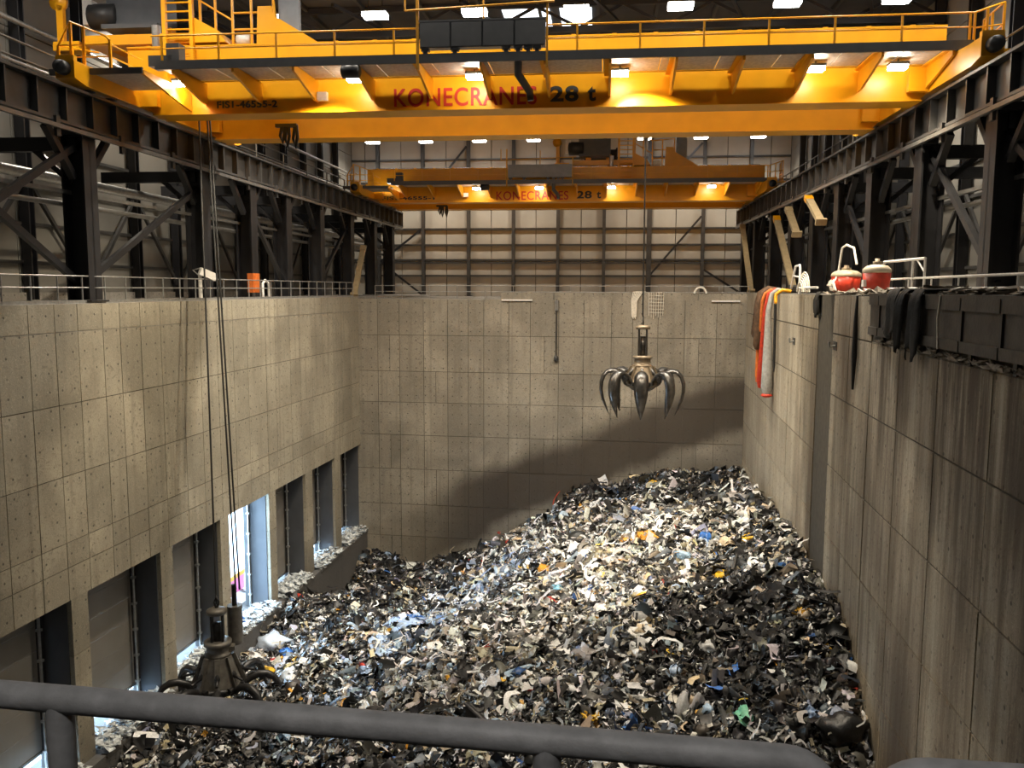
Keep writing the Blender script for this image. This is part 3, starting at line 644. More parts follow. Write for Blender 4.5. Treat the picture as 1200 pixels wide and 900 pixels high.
# ------------------------------------------------------------------ grabs
def claw_mesh(sc, m, open_, wide=False):
    prof = [(.85, -.15, .20, .42), (1.15, .2, .30, .40), (1.5, .58, .40, .34), (2.0, .88, .44, .30), (2.42, .82, .47, .28), (2.72, .5, .49, .26), (2.88, 0, .49, .24), (2.90, -.55, .46, .21), (2.78, -1.15, .36, .17), (2.56, -1.7, .22, .12), (2.32, -2.3, .03, .03)]
    if wide:
        prof = [(.95, -.30, .20, .30), (1.25, -.02, .24, .30), (1.6, .22, .25, .28), (2.0, .36, .25, .27), (2.4, .34, .25, .26), (2.75, .12, .25, .25), (2.98, -.3, .25, .23), (3.04, -.8, .23, .20), (2.95, -1.3, .19, .16), (2.75, -1.8, .12, .11), (2.5, -2.3, .02, .03)]
    elif open_:
        a = math.radians(open_); out = []
        for r, z, w, d in prof:
            dr, dz = r-.85, z+.15
            out.append((.85+dr*math.cos(a)-dz*math.sin(a), -.15+dr*math.sin(a)+dz*math.cos(a), w, d))
        prof = [(r_, z_, w_*1.05, d_*.62) for r_, z_, w_, d_ in out]
    mb = MB(); vs = []; n = len(prof)
    for i, (r, z, w, d) in enumerate(prof):
        p0, p1 = prof[max(i-1, 0)], prof[min(i+1, n-1)]
        tr_, tz = p1[0]-p0[0], p1[1]-p0[1]; L = math.hypot(tr_, tz); nr, nz = -tz/L, tr_/L
        if nr < 0 and i > 4: pass
        for (a, b) in ((-1, -.5), (-.55, .35), (0, .62), (.55, .35), (1, -.5), (.5, -.25), (0, -.15), (-.5, -.25)):
            vs.append(((r+nr*d*b)*sc, a*w*sc, (z+nz*d*b)*sc))
    fs = []
    for i in range(n-1):
        for k in range(8): fs.append((i*8+k, i*8+(k+1) % 8, (i+1)*8+(k+1) % 8, (i+1)*8+k))
    fs.append(tuple(range(8))); fs.append(tuple((n-1)*8+k for k in range(8)))
    mb.add(vs, fs, True); me = mb.mesh('claw', m); return me
def grab(loc, sc, rot, label, hubm, clawm, open_, tops, nclaw=8, tilt=(0, 0), wide=False):
    t = thing('orange_peel_grab', label, 'crane grab', loc, 'crane grabs')
    BASE[t.name] = (0, 0, 0); t.rotation_euler = (tilt[0], tilt[1], rot)
    k = sc; H = 1.62 if wide else 1.2; DZ = (H-1.2)*k
    hub = part(MB().lathe([(1.12*k, -.25*k), (1.25*k, .0), (1.2*k, .12*k), (.72*k, (H-.05)*k), (.55*k, H*k)], 8, smooth=False), 'hub', hubm, t)
    part(MB().lathe([(.2*k, -.75*k), (.8*k, -.45*k), (1.05*k, -.2*k)], 8, smooth=False), 'hub_bottom', clawm, t)
    rib = MB().prism([(1.28*k, -.1*k), (1.40*k, .1*k), (.84*k, (H+.02)*k), (.70*k, H*k)], 'y', -.13*k, .13*k)
    ribm = rib.mesh('rib', hubm)
    part(MB().lathe([(.66*k, 1.15*k+DZ), (.66*k, 1.3*k+DZ), (.58*k, 1.32*k+DZ), (.58*k, 1.72*k+DZ), (.70*k, 1.74*k+DZ), (.70*k, 1.92*k+DZ), (.5*k, 1.95*k+DZ)], 18), 'collar', hubm, t)
    part(MB().lathe([(.24*k, 1.9*k), (.24*k, 3.3*k)], 10), 'spindle', clawm, t)
    for i in range(4):
        a = math.pi/4+i*math.pi/2; x, y = .38*k*math.cos(a), .38*k*math.sin(a)
        part(MB().tube([(x, y, 1.9*k), (x, y, 3.9*k)], .07*k, 8), 'guide_rod', clawm, t)
    part(MB().lathe([(.5*k, 3.8*k), (.52*k, 4.0*k), (.3*k, 4.1*k)], 12), 'head_plate', hubm, t)
    part(MB().tube([(.0, 0, 4.05*k), (.12*k, 0, 4.4*k), (0, 0, 4.7*k), (-.12*k, 0, 4.4*k), (0, 0, 4.05*k)], .06*k, 6), 'shackle', clawm, t)
    cm = claw_mesh(k, clawm, open_, wide); pin = MB().tube([(1.12*k, -.4*k, 0), (1.12*k, .4*k, 0)], .16*k, 10).mesh('pin', clawm)
    cyl = MB().tube([(.85*k, 0, 1.0*k), (1.2*k, 0, .72*k), (1.25*k, 0, .7*k), (1.75*k, 0, .6*k)], [.13*k, .13*k, .07*k, .07*k], 8).mesh('ram', clawm)
    for i in range(nclaw):
        a = 2*math.pi*i/nclaw
        c = bpy.data.objects.new('claw', cm); C.objects.link(c); c.parent = t; c.rotation_euler = (0, 0, a)
        for nm, me in (('pin', pin), ('ram', cyl)):
            o = bpy.data.objects.new(nm, me); C.objects.link(o); o.parent = c
        o = bpy.data.objects.new('rib', ribm); C.objects.link(o); o.parent = t; o.rotation_euler = (0, 0, a)
    return t
g2 = grab((-.22, 60, -6.45), .98, math.radians(-90-1), 'bright steel clawed grab hanging open in front of the back wall', 'hubmat', 'claw_steel', 0, None)
# rope of the hanging grab, to a small hoist behind the near crane
ht = Vector((-.29, 58.6, 10.05))
solo(MB().tube([(ht.x, ht.y, ht.z), (-.26, 60, -1.85)], .06, 6), 'hoist_rope', 'rope', 'single dark rope holding the bright steel grab in front of the back wall', 'rope')
hb = thing('hoist_block', 'small dark hoist block behind the near crane girder above the bright grab', 'hoist', (ht.x, ht.y, ht.z))
BASE[hb.name] = (0, 0, 0)
part(MB().box(-.5, .5, -1.2, .5, .3, 1.3), 'housing', 'crane_grey', hb); part(MB().lathe([(.45, -.15), (.45, .15)], 14, (0, 0, .2), True, 'x'), 'sheave', 'steel_dark', hb)
GP = (-23.1, 42.6, -21.9)
g1 = grab(GP, 1.07, math.radians(24), 'dark grab with spread claws resting on the rubbish below the roller shutters', 'hub_dark', 'claw_dark', 14, None, wide=True)
part(MB().tube([(.9, .7, 2.0), (.9, .7, 4.2)], .42, 14), 'hydraulic_cylinder', 'hub_dark', g1)
part(MB().tube([(.9, .7, 4.2), (.9, .7, 5.4)], .14, 8), 'cylinder_rod', 'claw_dark', g1)
part(MB().box(-.5, .9, -.2, .9, 1.95, 2.15), 'cylinder_foot', 'hub_dark', g1)
for i, (dx, dy, px, py, lb) in enumerate(((0, 0, 233, 134, 'dark rope of the resting grab, the one standing apart'), (.75, .8, 242.5, 134, 'dark rope of the resting grab, inner one of the close pair'), (.98, .8, 245.5, 134, 'dark rope of the resting grab, outer one of the close pair'))):
    d = ray(px, py); tY = 47.2/d[1]; topp = d*tY
    solo(MB().tube([tuple(topp), (GP[0]+dx, GP[1]+dy, GP[2]+(4.6 if i == 0 else 5.2))], .05, 6), 'hoist_rope', 'rope', lb, 'rope', 'ropes of the resting grab')

# ------------------------------------------------------------------ rubbish heap
CP = np.array([
 (-26, 77, -25.9), (-20.2, 77, -25.6), (-16, 77, -24.4), (-12, 77, -22.3), (-8, 77, -20.5), (-4.9, 77, -19.1), (0, 77, -17.5), (3.5, 77, -16.6), (8.6, 77, -15.8),
 (-26, 70, -26.9), (-26, 62, -24.7), (-26, 57, -24.6), (-26, 53, -24.4), (-26, 47, -24.2), (-26, 42, -23.9), (-26, 35, -24.6), (-26, 28, -25.5),
 (-20, 70, -25.8), (-19, 62, -24.4), (-18, 55, -23.2), (-21, 50, -23.6), (-20.5, 43, -23.1), (-19, 38, -23.2), (-18, 33, -23.6),
 (-12, 68, -21.8), (-11, 60, -20.8), (-11, 52, -20.6), (-11, 45, -20.4), (-10, 38, -20.4), (-10, 32, -21.0),
 (0, 68, -16.9), (0, 60, -16.7), (0, 52, -17.0), (0, 45, -17.2), (0, 38, -17.8), (0, 30, -18.6),
 (8.6, 67.3, -16.3), (8.6, 62, -15.2), (8.6, 56, -14.1), (8.6, 48.6, -14.25), (8.6, 43.6, -14.5), (8.6, 37.8, -14.6), (8.6, 34.4, -15.8), (8.6, 31.3, -16.9), (8.6, 25, -18.5),
 (-10, 24, -22), (0, 22, -20)], float)
def _tps(r2): return np.where(r2 > 0, r2*np.log(np.maximum(r2, 1e-12)), 0)
_n = len(CP); _A = np.zeros((_n+3, _n+3)); _d = ((CP[:, None, :2]-CP[None, :, :2])**2).sum(-1)
_A[:_n, :_n] = _tps(_d)+np.eye(_n)*2.0; _A[:_n, _n] = 1; _A[:_n, _n+1:] = CP[:, :2]; _A[_n, :_n] = 1; _A[_n+1:, :_n] = CP[:, :2].T
_w = np.linalg.solve(_A, np.concatenate([CP[:, 2], np.zeros(3)]))
_ph = RNG.uniform(0, 6.28, (14, 2)); _fr = RNG.normal(0, 1, (14, 2)); _fr = _fr/np.linalg.norm(_fr, axis=1)[:, None]*RNG.uniform(.35, 2.2, 14)[:, None]
def hz(x, y):
    x = np.atleast_1d(np.asarray(x, float)); y = np.atleast_1d(np.asarray(y, float))
    z = _w[_n]+_w[_n+1]*x+_w[_n+2]*y
    for i in range(_n): z = z+_w[i]*_tps((x-CP[i, 0])**2+(y-CP[i, 1])**2)
    for f_, p in zip(_fr, _ph): z = z+.20/np.linalg.norm(f_)**.8*np.sin(x*f_[0]+y*f_[1]+p[0])*.7
    return z
def hit(px, py):
    d = ray(px, py); t = np.linspace(20, 110, 2400); P = d[None]*t[:, None]
    k = np.argmax((P[:, 2] < hz(P[:, 0], P[:, 1])) | (P[:, 1] > YB-.3)); return P[k]
# solid dark body under the loose pieces
gx = np.linspace(XL-.02, XR+.05, 72); gy = np.linspace(8, YB+.05, 130); XX, YY = np.meshgrid(gx, gy); ZZ = hz(XX.ravel(), YY.ravel()).reshape(XX.shape)-.28
vs = np.stack([XX, YY, ZZ], -1).reshape(-1, 3); nxg = len(gx)
fs = [(j*nxg+i, j*nxg+i+1, (j+1)*nxg+i+1, (j+1)*nxg+i) for j in range(len(gy)-1) for i in range(nxg-1)]
heap = thing('rubbish_heap', 'huge grey and black heap of mixed rubbish filling the concrete bunker', 'rubbish', (-9, 45, ZBOT), kind='stuff')
hbm = MB(); hbm.add(vs, fs, True); part(hbm, 'compacted_body', 'dark_bulk', heap)['kind'] = 'stuff'
# rubbish material: colour per piece from an attribute
m = bpy.data.materials.new('rubbish'); m.use_nodes = True; N = NT(m)
at = N.n('Attribute', attribute_name='Col'); g = N.n('NewGeometry')
nn = N.n('TexNoise', {'Vector': g.outputs['Position'], 'Scale': 9.0, 'Detail': 3.0}).outputs['Fac']
k = N.math('MULTIPLY_ADD', nn, .9, .55)
cc = N.mix(1.0, at.outputs['Color'], N.n('CombineXYZ', {0: k, 1: k, 2: k}).outputs[0], 'MULTIPLY')
N.t.links.new(cc, N.b.inputs['Base Color']); N.b.inputs['Roughness'].default_value = .42; MATS['rubbish'] = m
PAL = np.array([(.012, .012, .013), (.028, .028, .03), (.06, .058, .055), (.12, .11, .095), (.22, .19, .14), (.42, .36, .26), (.58, .57, .55), (.88, .87, .86), (.25, .30, .38), (.36, .48, .68), (.75, .38, .04), (.06, .16, .45), (.5, .05, .03), (.62, .50, .32), (.07, .09, .12)])
PW0 = np.array([.32, .18, .08, .05, .045, .045, .11, .145, .035, .010, .005, .004, .0015, .018, .04])
def build_pieces(name, n, tmpl, faces, size, kind_, seed, region=None, lift=0):
    r = np.random.default_rng(seed); V = len(tmpl)
    # sample the visible ground, denser close up
    u = r.random(n); y = 24+(YB-.25-24)*u**.92; x = XL+.7+(XR-XL-.8)*r.random(n)
    if region is not None: x, y = region(r, n)
    z = hz(x, y); e = .25
    nx_ = -(hz(x+e, y)-z)/e; ny_ = -(hz(x, y+e)-z)/e; nrm = np.stack([nx_, ny_, np.ones(n)], -1)
    nrm += r.normal(0, .55 if kind_ != 'blob' else .2, (n, 3)); nrm[:, 2] = np.abs(nrm[:, 2])+.15
    nrm /= np.linalg.norm(nrm, axis=1)[:, None]
    a = r.uniform(0, 2*np.pi, n); ref = np.stack([np.cos(a), np.sin(a), np.zeros(n)], -1)
    tx_ = np.cross(ref, nrm); tx_ /= np.linalg.norm(tx_, axis=1)[:, None]; ty_ = np.cross(nrm, tx_)
    s = size[0]*np.exp(r.normal(0, size[1], n)); s = np.minimum(s, size[0]*2.6); s *= .75+.25*(y/50)
    P = np.repeat(tmpl[None], n, 0).copy()
    if kind_ == 'sheet':
        asp = np.exp(r.normal(0, .45, n)); P[:, :, 0] *= asp[:, None]; P[:, :, 1] /= asp[:, None]
        fa = r.uniform(1.5, 5.5, (n, 2)); fp = r.uniform(0, 6.28, (n, 2)); am = r.uniform(.12, .55, n)
        P[:, :, 2] += am[:, None]*(np.sin(P[:, :, 0]*fa[:, :1]+fp[:, :1])+np.sin(P[:, :, 1]*fa[:, 1:]+fp[:, 1:]))
        P += r.normal(0, .075, P.shape)
    elif kind_ == 'ribbon':
        cu = r.normal(0, 3.2, n); ph = r.uniform(0, 6.28, n); uu = tmpl[:, 0][None]; w_ = tmpl[:, 1][None]*r.uniform(.5, 1.5, n)[:, None]
        ang = cu[:, None]*uu+ph[:, None]; R_ = 1/np.maximum(np.abs(cu), .6)[:, None]
        P[:, :, 0] = uu*.7+R_*.4*np.sin(ang); P[:, :, 2] = R_*.45*(1-np.cos(ang)); P[:, :, 1] = w_+.35*np.sin(uu*2+ph[:, None]); P += r.normal(0, .02, P.shape)
    else:
        P *= r.uniform(.5, 1.25, (n, 1, 3)); P += r.normal(0, .11, P.shape); P[:, :, 2] *= .7
    P *= s[:, None, None]*.5
    zoff = r.uniform(-.22, .16, n)+lift
    Wd = np.stack([x, y, z+zoff], -1)[:, None]+P[:, :, :1]*tx_[:, None]+P[:, :, 1:2]*ty_[:, None]+P[:, :, 2:]*nrm[:, None]
    Wd[:, :, 0] = np.clip(Wd[:, :, 0], XL+.56, XR-.01); Wd[:, :, 1] = np.minimum(Wd[:, :, 1], YB-.02)
    # colours: lighter in the middle of the slope, darker towards the red-tank wall and the back edge
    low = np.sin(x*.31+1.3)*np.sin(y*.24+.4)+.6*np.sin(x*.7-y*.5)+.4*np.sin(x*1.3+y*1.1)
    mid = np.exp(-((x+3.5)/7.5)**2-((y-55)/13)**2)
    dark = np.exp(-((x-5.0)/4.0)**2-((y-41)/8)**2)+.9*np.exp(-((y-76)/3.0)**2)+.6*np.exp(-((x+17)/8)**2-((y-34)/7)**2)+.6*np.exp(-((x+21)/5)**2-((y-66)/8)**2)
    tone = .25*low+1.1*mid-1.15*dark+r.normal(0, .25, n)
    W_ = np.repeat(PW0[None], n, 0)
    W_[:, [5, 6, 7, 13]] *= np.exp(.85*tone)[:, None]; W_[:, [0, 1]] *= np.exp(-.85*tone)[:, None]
    # blue film: a streak down the slope
    t_ = np.clip((62-y)/22, 0, 1); sx = -9.0-8.5*t_
    bl = np.exp(-((x-sx)/1.7)**2)*(y < 64)*(y > 38)
    W_[:, [8, 9]] *= (1+16*bl)[:, None]; W_[:, [11]] *= (1+5*bl)[:, None]; W_[:, [7]] *= (1+1.2*bl)[:, None]
    be = np.exp(-((x-2.5)/3.5)**2-((y-50)/5)**2)+np.exp(-((x+18)/4)**2-((y-58)/9)**2); W_[:, [4, 5, 13]] *= (1+1.8*be)[:, None]
    W_ /= W_.sum(1)[:, None]; cs = W_.cumsum(1); idx = (r.random(n)[:, None] > cs).sum(1).clip(0, len(PAL)-1)
    col = PAL[idx]*np.exp(r.normal(0, .22, (n, 1)))*(1+r.normal(0, .04, (n, 3))); col = np.clip(col, .004, .88)
    F = np.array(faces); nf = len(F); k_ = F.shape[1]
    allF = (F[None]+(np.arange(n)*V)[:, None, None]).reshape(-1, k_)
    me = bpy.data.meshes.new(name); me.vertices.add(n*V); me.vertices.foreach_set('co', Wd.reshape(-1).astype(np.float32))
    me.loops.add(n*nf*k_); me.loops.foreach_set('vertex_index', allF.ravel().astype(np.int32))
    me.polygons.add(n*nf); me.polygons.foreach_set('loop_start', (np.arange(n*nf)*k_).astype(np.int32))
    me.polygons.foreach_set('use_smooth', np.ones(n*nf, bool)); me.update(calc_edges=True)
    ca = me.color_attributes.new('Col', 'FLOAT_COLOR', 'POINT'); rgba = np.ones((n, V, 4), np.float32); rgba[:, :, :3] = col[:, None]
    ca.data.foreach_set('color', rgba.ravel()); me.materials.append(MATS['rubbish'])
    o = bpy.data.objects.new(name, me); C.objects.link(o); o.parent = heap; o.location = (9, -45, -ZBOT); o['kind'] = 'stuff'; return o
def gridt(nu, nv):
    u, v = np.meshgrid(np.linspace(-1, 1, nu), np.linspace(-1, 1, nv)); T = np.stack([u.ravel(), v.ravel(), np.zeros(nu*nv)], -1)
    return T, [(j*nu+i, j*nu+i+1, (j+1)*nu+i+1, (j+1)*nu+i) for j in range(nv-1) for i in range(nu-1)]
T1, F1 = gridt(4, 4); T2, F2 = gridt(9, 2); T2[:, 1] *= .16
bmh = bmesh.new(); bmesh.ops.create_icosphere(bmh, subdivisions=2, radius=1); T3 = np.array([v.co[:] for v in bmh.verts]); F3 = [tuple(v.index for v in f.verts) for f in bmh.faces]; bmh.free()
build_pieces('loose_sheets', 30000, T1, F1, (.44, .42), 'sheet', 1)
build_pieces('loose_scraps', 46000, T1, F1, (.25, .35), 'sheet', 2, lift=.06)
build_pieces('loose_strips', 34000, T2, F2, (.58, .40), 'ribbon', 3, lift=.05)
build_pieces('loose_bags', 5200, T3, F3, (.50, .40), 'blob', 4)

# single pieces that stand out on the heap
def crumple(name, label, cat, p, size, col, kind_, rough=.35, group=None, seed=0, rot=0, flat=1.0):
    r = random.Random(seed)
    mn = 'item_%.2f_%.2f_%.2f' % tuple(col)
    if mn not in MATS: mat(mn, col, rough, 0, .15, 5, .3, 14)
    mb = MB()
    if kind_ == 'bag':
        b = bmesh.new(); bmesh.ops.create_icosphere(b, subdivisions=3, radius=1); ph = [r.uniform(0, 6) for _ in range(9)]
        vs = []
        for v in b.verts:
            c = v.co; d = 1+.16*math.sin(5*c.x+ph[0])*math.sin(4*c.y+ph[1])+.13*math.sin(9*c.z+7*c.x+ph[2])+.09*math.sin(13*c.y+ph[3]+5*c.x)
            q = c*d; tie = max(0, (c.x-.72)/.28); q = Vector((q.x+tie*.5, q.y*(1-.75*tie), q.z*(1-.75*tie)))
            vs.append((q.x*size[0]/2, q.y*size[1]/2, q.z*size[2]/2))
        mb.add(vs, [tuple(v.index for v in f.verts) for f in b.faces], True); b.free()
    else:
        n1, n2 = 14, 10; a = [r.uniform(0, 6) for _ in range(6)]; vs = []
        for lay in (0, 1):
            for j in range(n2):
                for i in range(n1):
                    u, v = i/(n1-1)*2-1, j/(n2-1)*2-1
                    edge = 1-.25*abs(math.sin(3*u+a[0]))*abs(v)-.2*abs(math.sin(4*v+a[1]))*abs(u)
                    z = .35*math.sin(3.1*u+a[2]+v)+.22*math.sin(6*v+a[3]+2*u)+.12*math.sin(11*u+a[4]-7*v)
                    vs.append((u*size[0]/2*edge, v*size[1]/2*edge, z*size[2]/2+(.03 if lay else 0)))
        q = n1*n2; fs = []
        for lay in (0, 1):
            for j in range(n2-1):
                for i in range(n1-1):
                    f = (j*n1+i, j*n1+i+1, (j+1)*n1+i+1, (j+1)*n1+i); fs.append(tuple(k+q*lay for k in (f if lay else f[::-1])))
        ring = [i for i in range(n1)]+[j*n1+n1-1 for j in range(1, n2)]+[(n2-1)*n1+i for i in range(n1-2, -1, -1)]+[j*n1 for j in range(n2-2, 0, -1)]
        for k in range(len(ring)): a_, b_ = ring[k], ring[(k+1) % len(ring)]; fs.append((a_, b_, b_+q, a_+q))
        mb.add(vs, fs, True)
    o = bpy.data.objects.new(name, mb.mesh(name, mn)); C.objects.link(o)
    e = .5; x, y = p[0], p[1]; z = hz(x, y)[0]
    nr = Vector((-(hz(x+e, y)[0]-z)/e, -(hz(x, y+e)[0]-z)/e, 1)).normalized()
    o.rotation_mode = 'QUATERNION'; o.rotation_quaternion = nr.to_track_quat('Z', 'Y') @ Matrix.Rotation(rot, 3, 'Z').to_quaternion()
    o.location = (x, y, z+(size[2]*.22 if kind_ == 'bag' else .22)); tag(o, label, cat, group); return o
WH, BL, DB, YE, RD, GR, OR, CR, CY, BK = (.80, .79, .77), (.38, .52, .78), (.04, .17, .55), (.80, .46, .03), (.55, .04, .03), (.22, .62, .42), (.75, .34, .04), (.62, .50, .34), (.25, .55, .75), (.02, .02, .022)
ITEMS = [
 (702, 668, 'sheet', (2.6, 1.7, 1.0), WH, 'large pale plastic film spread on the middle of the slope', .7), (696, 730, 'sheet', (2.4, .9, .8), WH, 'long limp white plastic bag lying downhill below the pale film', 1.2),
 (752, 744, 'sheet', (1.5, 1.1, .7), WH, 'star-shaped white scrap on the dark part of the heap', .2), (828, 762, 'bag', (.8, .7, .6), (.62, .62, .62), 'round light grey container on the dark part of the heap', 0),
 (872, 844, 'sheet', (1.7, .7, .5), GR, 'mint green cloth near the foot of the heap', .1), (693, 846, 'sheet', (1.1, .5, .5), YE, 'bright yellow scrap just above the foreground railing', .5),
 (766, 570, 'bag', (1.3, .9, .7), YE, 'yellow bundle near the top edge of the heap by the back wall', .2), (645, 706, 'bag', (.9, .5, .4), RD, 'small dark red lump under the turquoise carton', .2),
 (651, 694, 'sheet', (1.2, .9, .6), CY, 'turquoise carton in the middle of the slope', .8), (540, 675, 'sheet', (2.0, .6, .4), OR, 'long orange board on the low dark part near the back wall', .6),
 (756, 631, 'bag', (1.5, .9, .6), OR, 'orange bundle below the top of the heap', .3), (733, 637, 'bag', (1.0, .6, .5), OR, 'small orange bundle beside the larger orange one', .9),
 (424, 782, 'bag', (.6, .5, .4), RD, 'tiny bright red bag at the lower end of the blue film', 0), (846, 679, 'bag', (1.1, .8, .6), YE, 'yellow bag on the slope in front of the right side wall', .4),
 (637, 670, 'bag', (1.1, .8, .6), OR, 'tan orange bag near the top of the blue film', .1), (595, 663, 'sheet', (1.0, .5, .3), OR, 'orange flap on the edge of the grey slope', .9),
 (826, 633, 'bag', (.9, .8, .7), DB, 'blue drum-like bag high on the heap beside the wall', 0), (850, 728, 'sheet', (1.4, .9, .5), WH, 'white sheet high on the slope by the side wall', .4),
 (852, 640, 'sheet', (1.8, 1.2, .8), CR, 'cream cardboard sheet near the crest by the side wall', .9), (818, 604, 'sheet', (2.2, 1.4, .8), WH, 'white board at the crest of the heap', .5),
 (912, 667, 'sheet', (1.6, 1.1, .7), WH, 'white bag with blue folds against the side wall', .5), (876, 634, 'bag', (.9, .7, .5), YE, 'yellow bundle against the side wall', .5),
 (745, 590, 'sheet', (1.6, .8, .5), CR, 'cream sheet just below the crest', .2), (780, 612, 'sheet', (2.2, .9, .7), WH, 'white film strip below the crest', .1),
 (470, 735, 'sheet', (3.4, 2.0, .8), BL, 'big light blue plastic film on the left slope', .9), (446, 762, 'sheet', (3.0, 1.6, .7), BL, 'light blue plastic film below the big one', .7),
 (510, 708, 'sheet', (3.0, 1.5, .7), BL, 'light blue plastic film above the big one', .8), (493, 728, 'sheet', (2.2, 1.1, .6), DB, 'dark blue plastic film between the light blue films', .8),
 (432, 790, 'sheet', (1.8, .9, .5), BL, 'light blue plastic tail at the lower end of the blue film', .6), (552, 690, 'sheet', (2.4, 1.2, .6), (.45, .52, .62), 'grey blue film at the top end of the blue streak', .7),
 (316, 758, 'bag', (2.0, 1.5, 1.1), (.62, .72, .88), 'pale blue plastic bag beside the resting grab', .3), (336, 768, 'bag', (1.2, .8, .6), DB, 'strong blue bag beside the pale blue bag near the grab', .2),
 (312, 790, 'bag', (1.3, .9, .7), YE, 'yellow bag beside the claws of the resting grab', .2), (321, 778, 'bag', (.8, .6, .5), RD, 'red bag above the yellow one beside the grab', .2),
 (338, 796, 'bag', (1.6, 1.1, .8), (.70, .78, .9), 'white and blue bag in front of the grab claw', .4), (347, 803, 'bag', (.9, .5, .4), DB, 'small blue bag at the railing beside the grab', .9),
 (355, 780, 'sheet', (1.8, 1.0, .6), WH, 'white crumpled sheet downhill from the pale blue bag', .3), (378, 770, 'sheet', (1.6, .9, .6), (.6, .68, .8), 'bluish white sheet between the bags and the blue film', .8),
 (300, 775, 'bag', (1.2, 1.0, .7), WH, 'white bag tucked against the claw of the resting grab', .4), (430, 830, 'sheet', (1.6, .9, .5), WH, 'white sheet just above the railing at the foot of the blue film', .2),
 (575, 800, 'sheet', (2.4, 1.3, .7), (.55, .55, .58), 'wide silver grey film low on the slope', .2), (545, 838, 'bag', (.8, .6, .5), WH, 'small white bag above the railing', .2),
 (860, 790, 'sheet', (1.0, .6, .4), DB, 'dark blue scrap beside the mint green cloth', .1), (950, 842, 'sheet', (.8, .5, .4), BL, 'light blue scrap near the foot of the side wall', .1),
 (822, 730, 'sheet', (3.2, 2.0, 1.0), BK, 'wide black film draped on the slope near the side wall', .8), (900, 705, 'sheet', (3.4, 2.0, 1.2), BK, 'crumpled black film along the side wall', .5),
 (610, 862, 'sheet', (1.2, .7, .5), (.5, .47, .4), 'grey carton close to the railing post', .3), (985, 862, 'bag', (1.6, 1.2, .9), BK, 'black bag at the foot of the side wall', .3)]
for i, (px, py, kd, sz, col, lb, rot) in enumerate(ITEMS):
    nm = 'plastic_film' if 'film' in lb else 'cardboard_sheet' if ('board' in lb or 'carton' in lb) else 'rubbish_bag' if kd == 'bag' else 'rubbish_scrap'
    crumple(nm, lb, 'rubbish', hit(px, py), sz, col, kd, seed=i, rot=rot, group='single pieces on the heap')

# ------------------------------------------------------------------ unloading bays: shutters, sills, litter
GAP = [.9, .75, .55, None, .35, .9, .5]
BL_ = ['nearest', 'second', 'third', None, 'fifth', 'sixth', 'seventh']
for i, (y0, y1) in enumerate(BAYS):
    if GAP[i] is not None:
        t = thing('roller_shutter', 'dull brown-grey roller shutter closing the %s unloading bay from the camera' % BL_[i], 'roller shutter', (-28.35, (y0+y1)/2, ZSILL), 'roller shutters')
        zb = ZSILL+GAP[i]; n = 6
        for k in range(n):
            za, zc = zb+(ZLINT-zb)*k/n, zb+(ZLINT-zb)*(k+1)/n
            part(MB().box(-28.45, -28.33, y0+.1, y1-.1, za+.006, zc-.006), 'panel', 'shutter', t)
        part(MB().box(-28.5, -28.28, y0+.1, y1-.1, zb-.12, zb+.02), 'bottom_bar', 'steel_mid', t)
    else:
        t = thing('shutter_guide', 'bare guide rail of the raised shutter in the bright open bay', 'guide rail', (-28.35, (y0+y1)/2, ZSILL))
    part(MB().box(-28.42, -28.12, y1-.32, y1-.04, ZSILL, ZLINT), 'guide_rail', 'steel_dark', t)
    part(MB().box(-28.42, -28.12, y0+.04, y0+.2, ZSILL, ZLINT), 'guide_rail', 'steel_dark', t)
    part(MB().tube([(-28.0, y1-.5, ZSILL), (-28.0, y1-.5, ZLINT)], .07, 8), 'cable_pipe', 'galv', t)
    bk = MB().box(-.12, .12, -.1, .1, -.06, .06).mesh('pipe_clip', 'galv')
    for k in range(5):
        o = bpy.data.objects.new('pipe_clip', bk); C.objects.link(o); o.parent = t
        o.location = (.35, y1-.5-(y0+y1)/2, 1.0+k*1.5)
    slab('door_frame', 'jamb', wl, -28.6, XL-.25, y1-.05, y1+.01, ZSILL, ZLINT+.02); slab('door_frame', 'jamb', wl, -28.6, XL-.25, y0-.01, y0+.03, ZSILL, ZLINT+.02)
    slab('sill_edge', 'conc_dark', wl, XL+.3, XL+.62, y0, y1, ZSILL-.15, ZSILL+.06)
    # litter left on the sill (white and bluish scraps, uncountable)
    r = np.random.default_rng(50+i); mbs = MB(); n = 420
    cols_ = []
    for k in range(n):
        x = r.uniform(-27.9, XL+.6); y = r.uniform(y0+.1, y1-.1); s = r.uniform(.05, .2); z = ZSILL+.03+.5*max(0, 1-abs(x+26.7)/1.3)*r.random()
        q = [Vector((r.normal(0, s), r.normal(0, s), abs(r.normal(0, s*.6)))) for _ in range(6)]
        vs = [(x+v.x, min(max(y+v.y, y0+.02), y1-.02), z+v.z) for v in q]
        mbs.add(vs, [(0, 1, 2), (2, 3, 0), (3, 4, 5), (1, 4, 2), (5, 0, 3), (1, 5, 4)])
    mn = 'sill_litter'
    if mn not in MATS:
        mat(mn, (.60, .66, .74), .6, 0, .6, 3.5)
    solo(mbs, 'sill_litter', mn, 'pale plastic litter heaped on the sill of the %s bay from the camera' % ORD[i], 'litter', 'litter on the sills', kind='stuff')
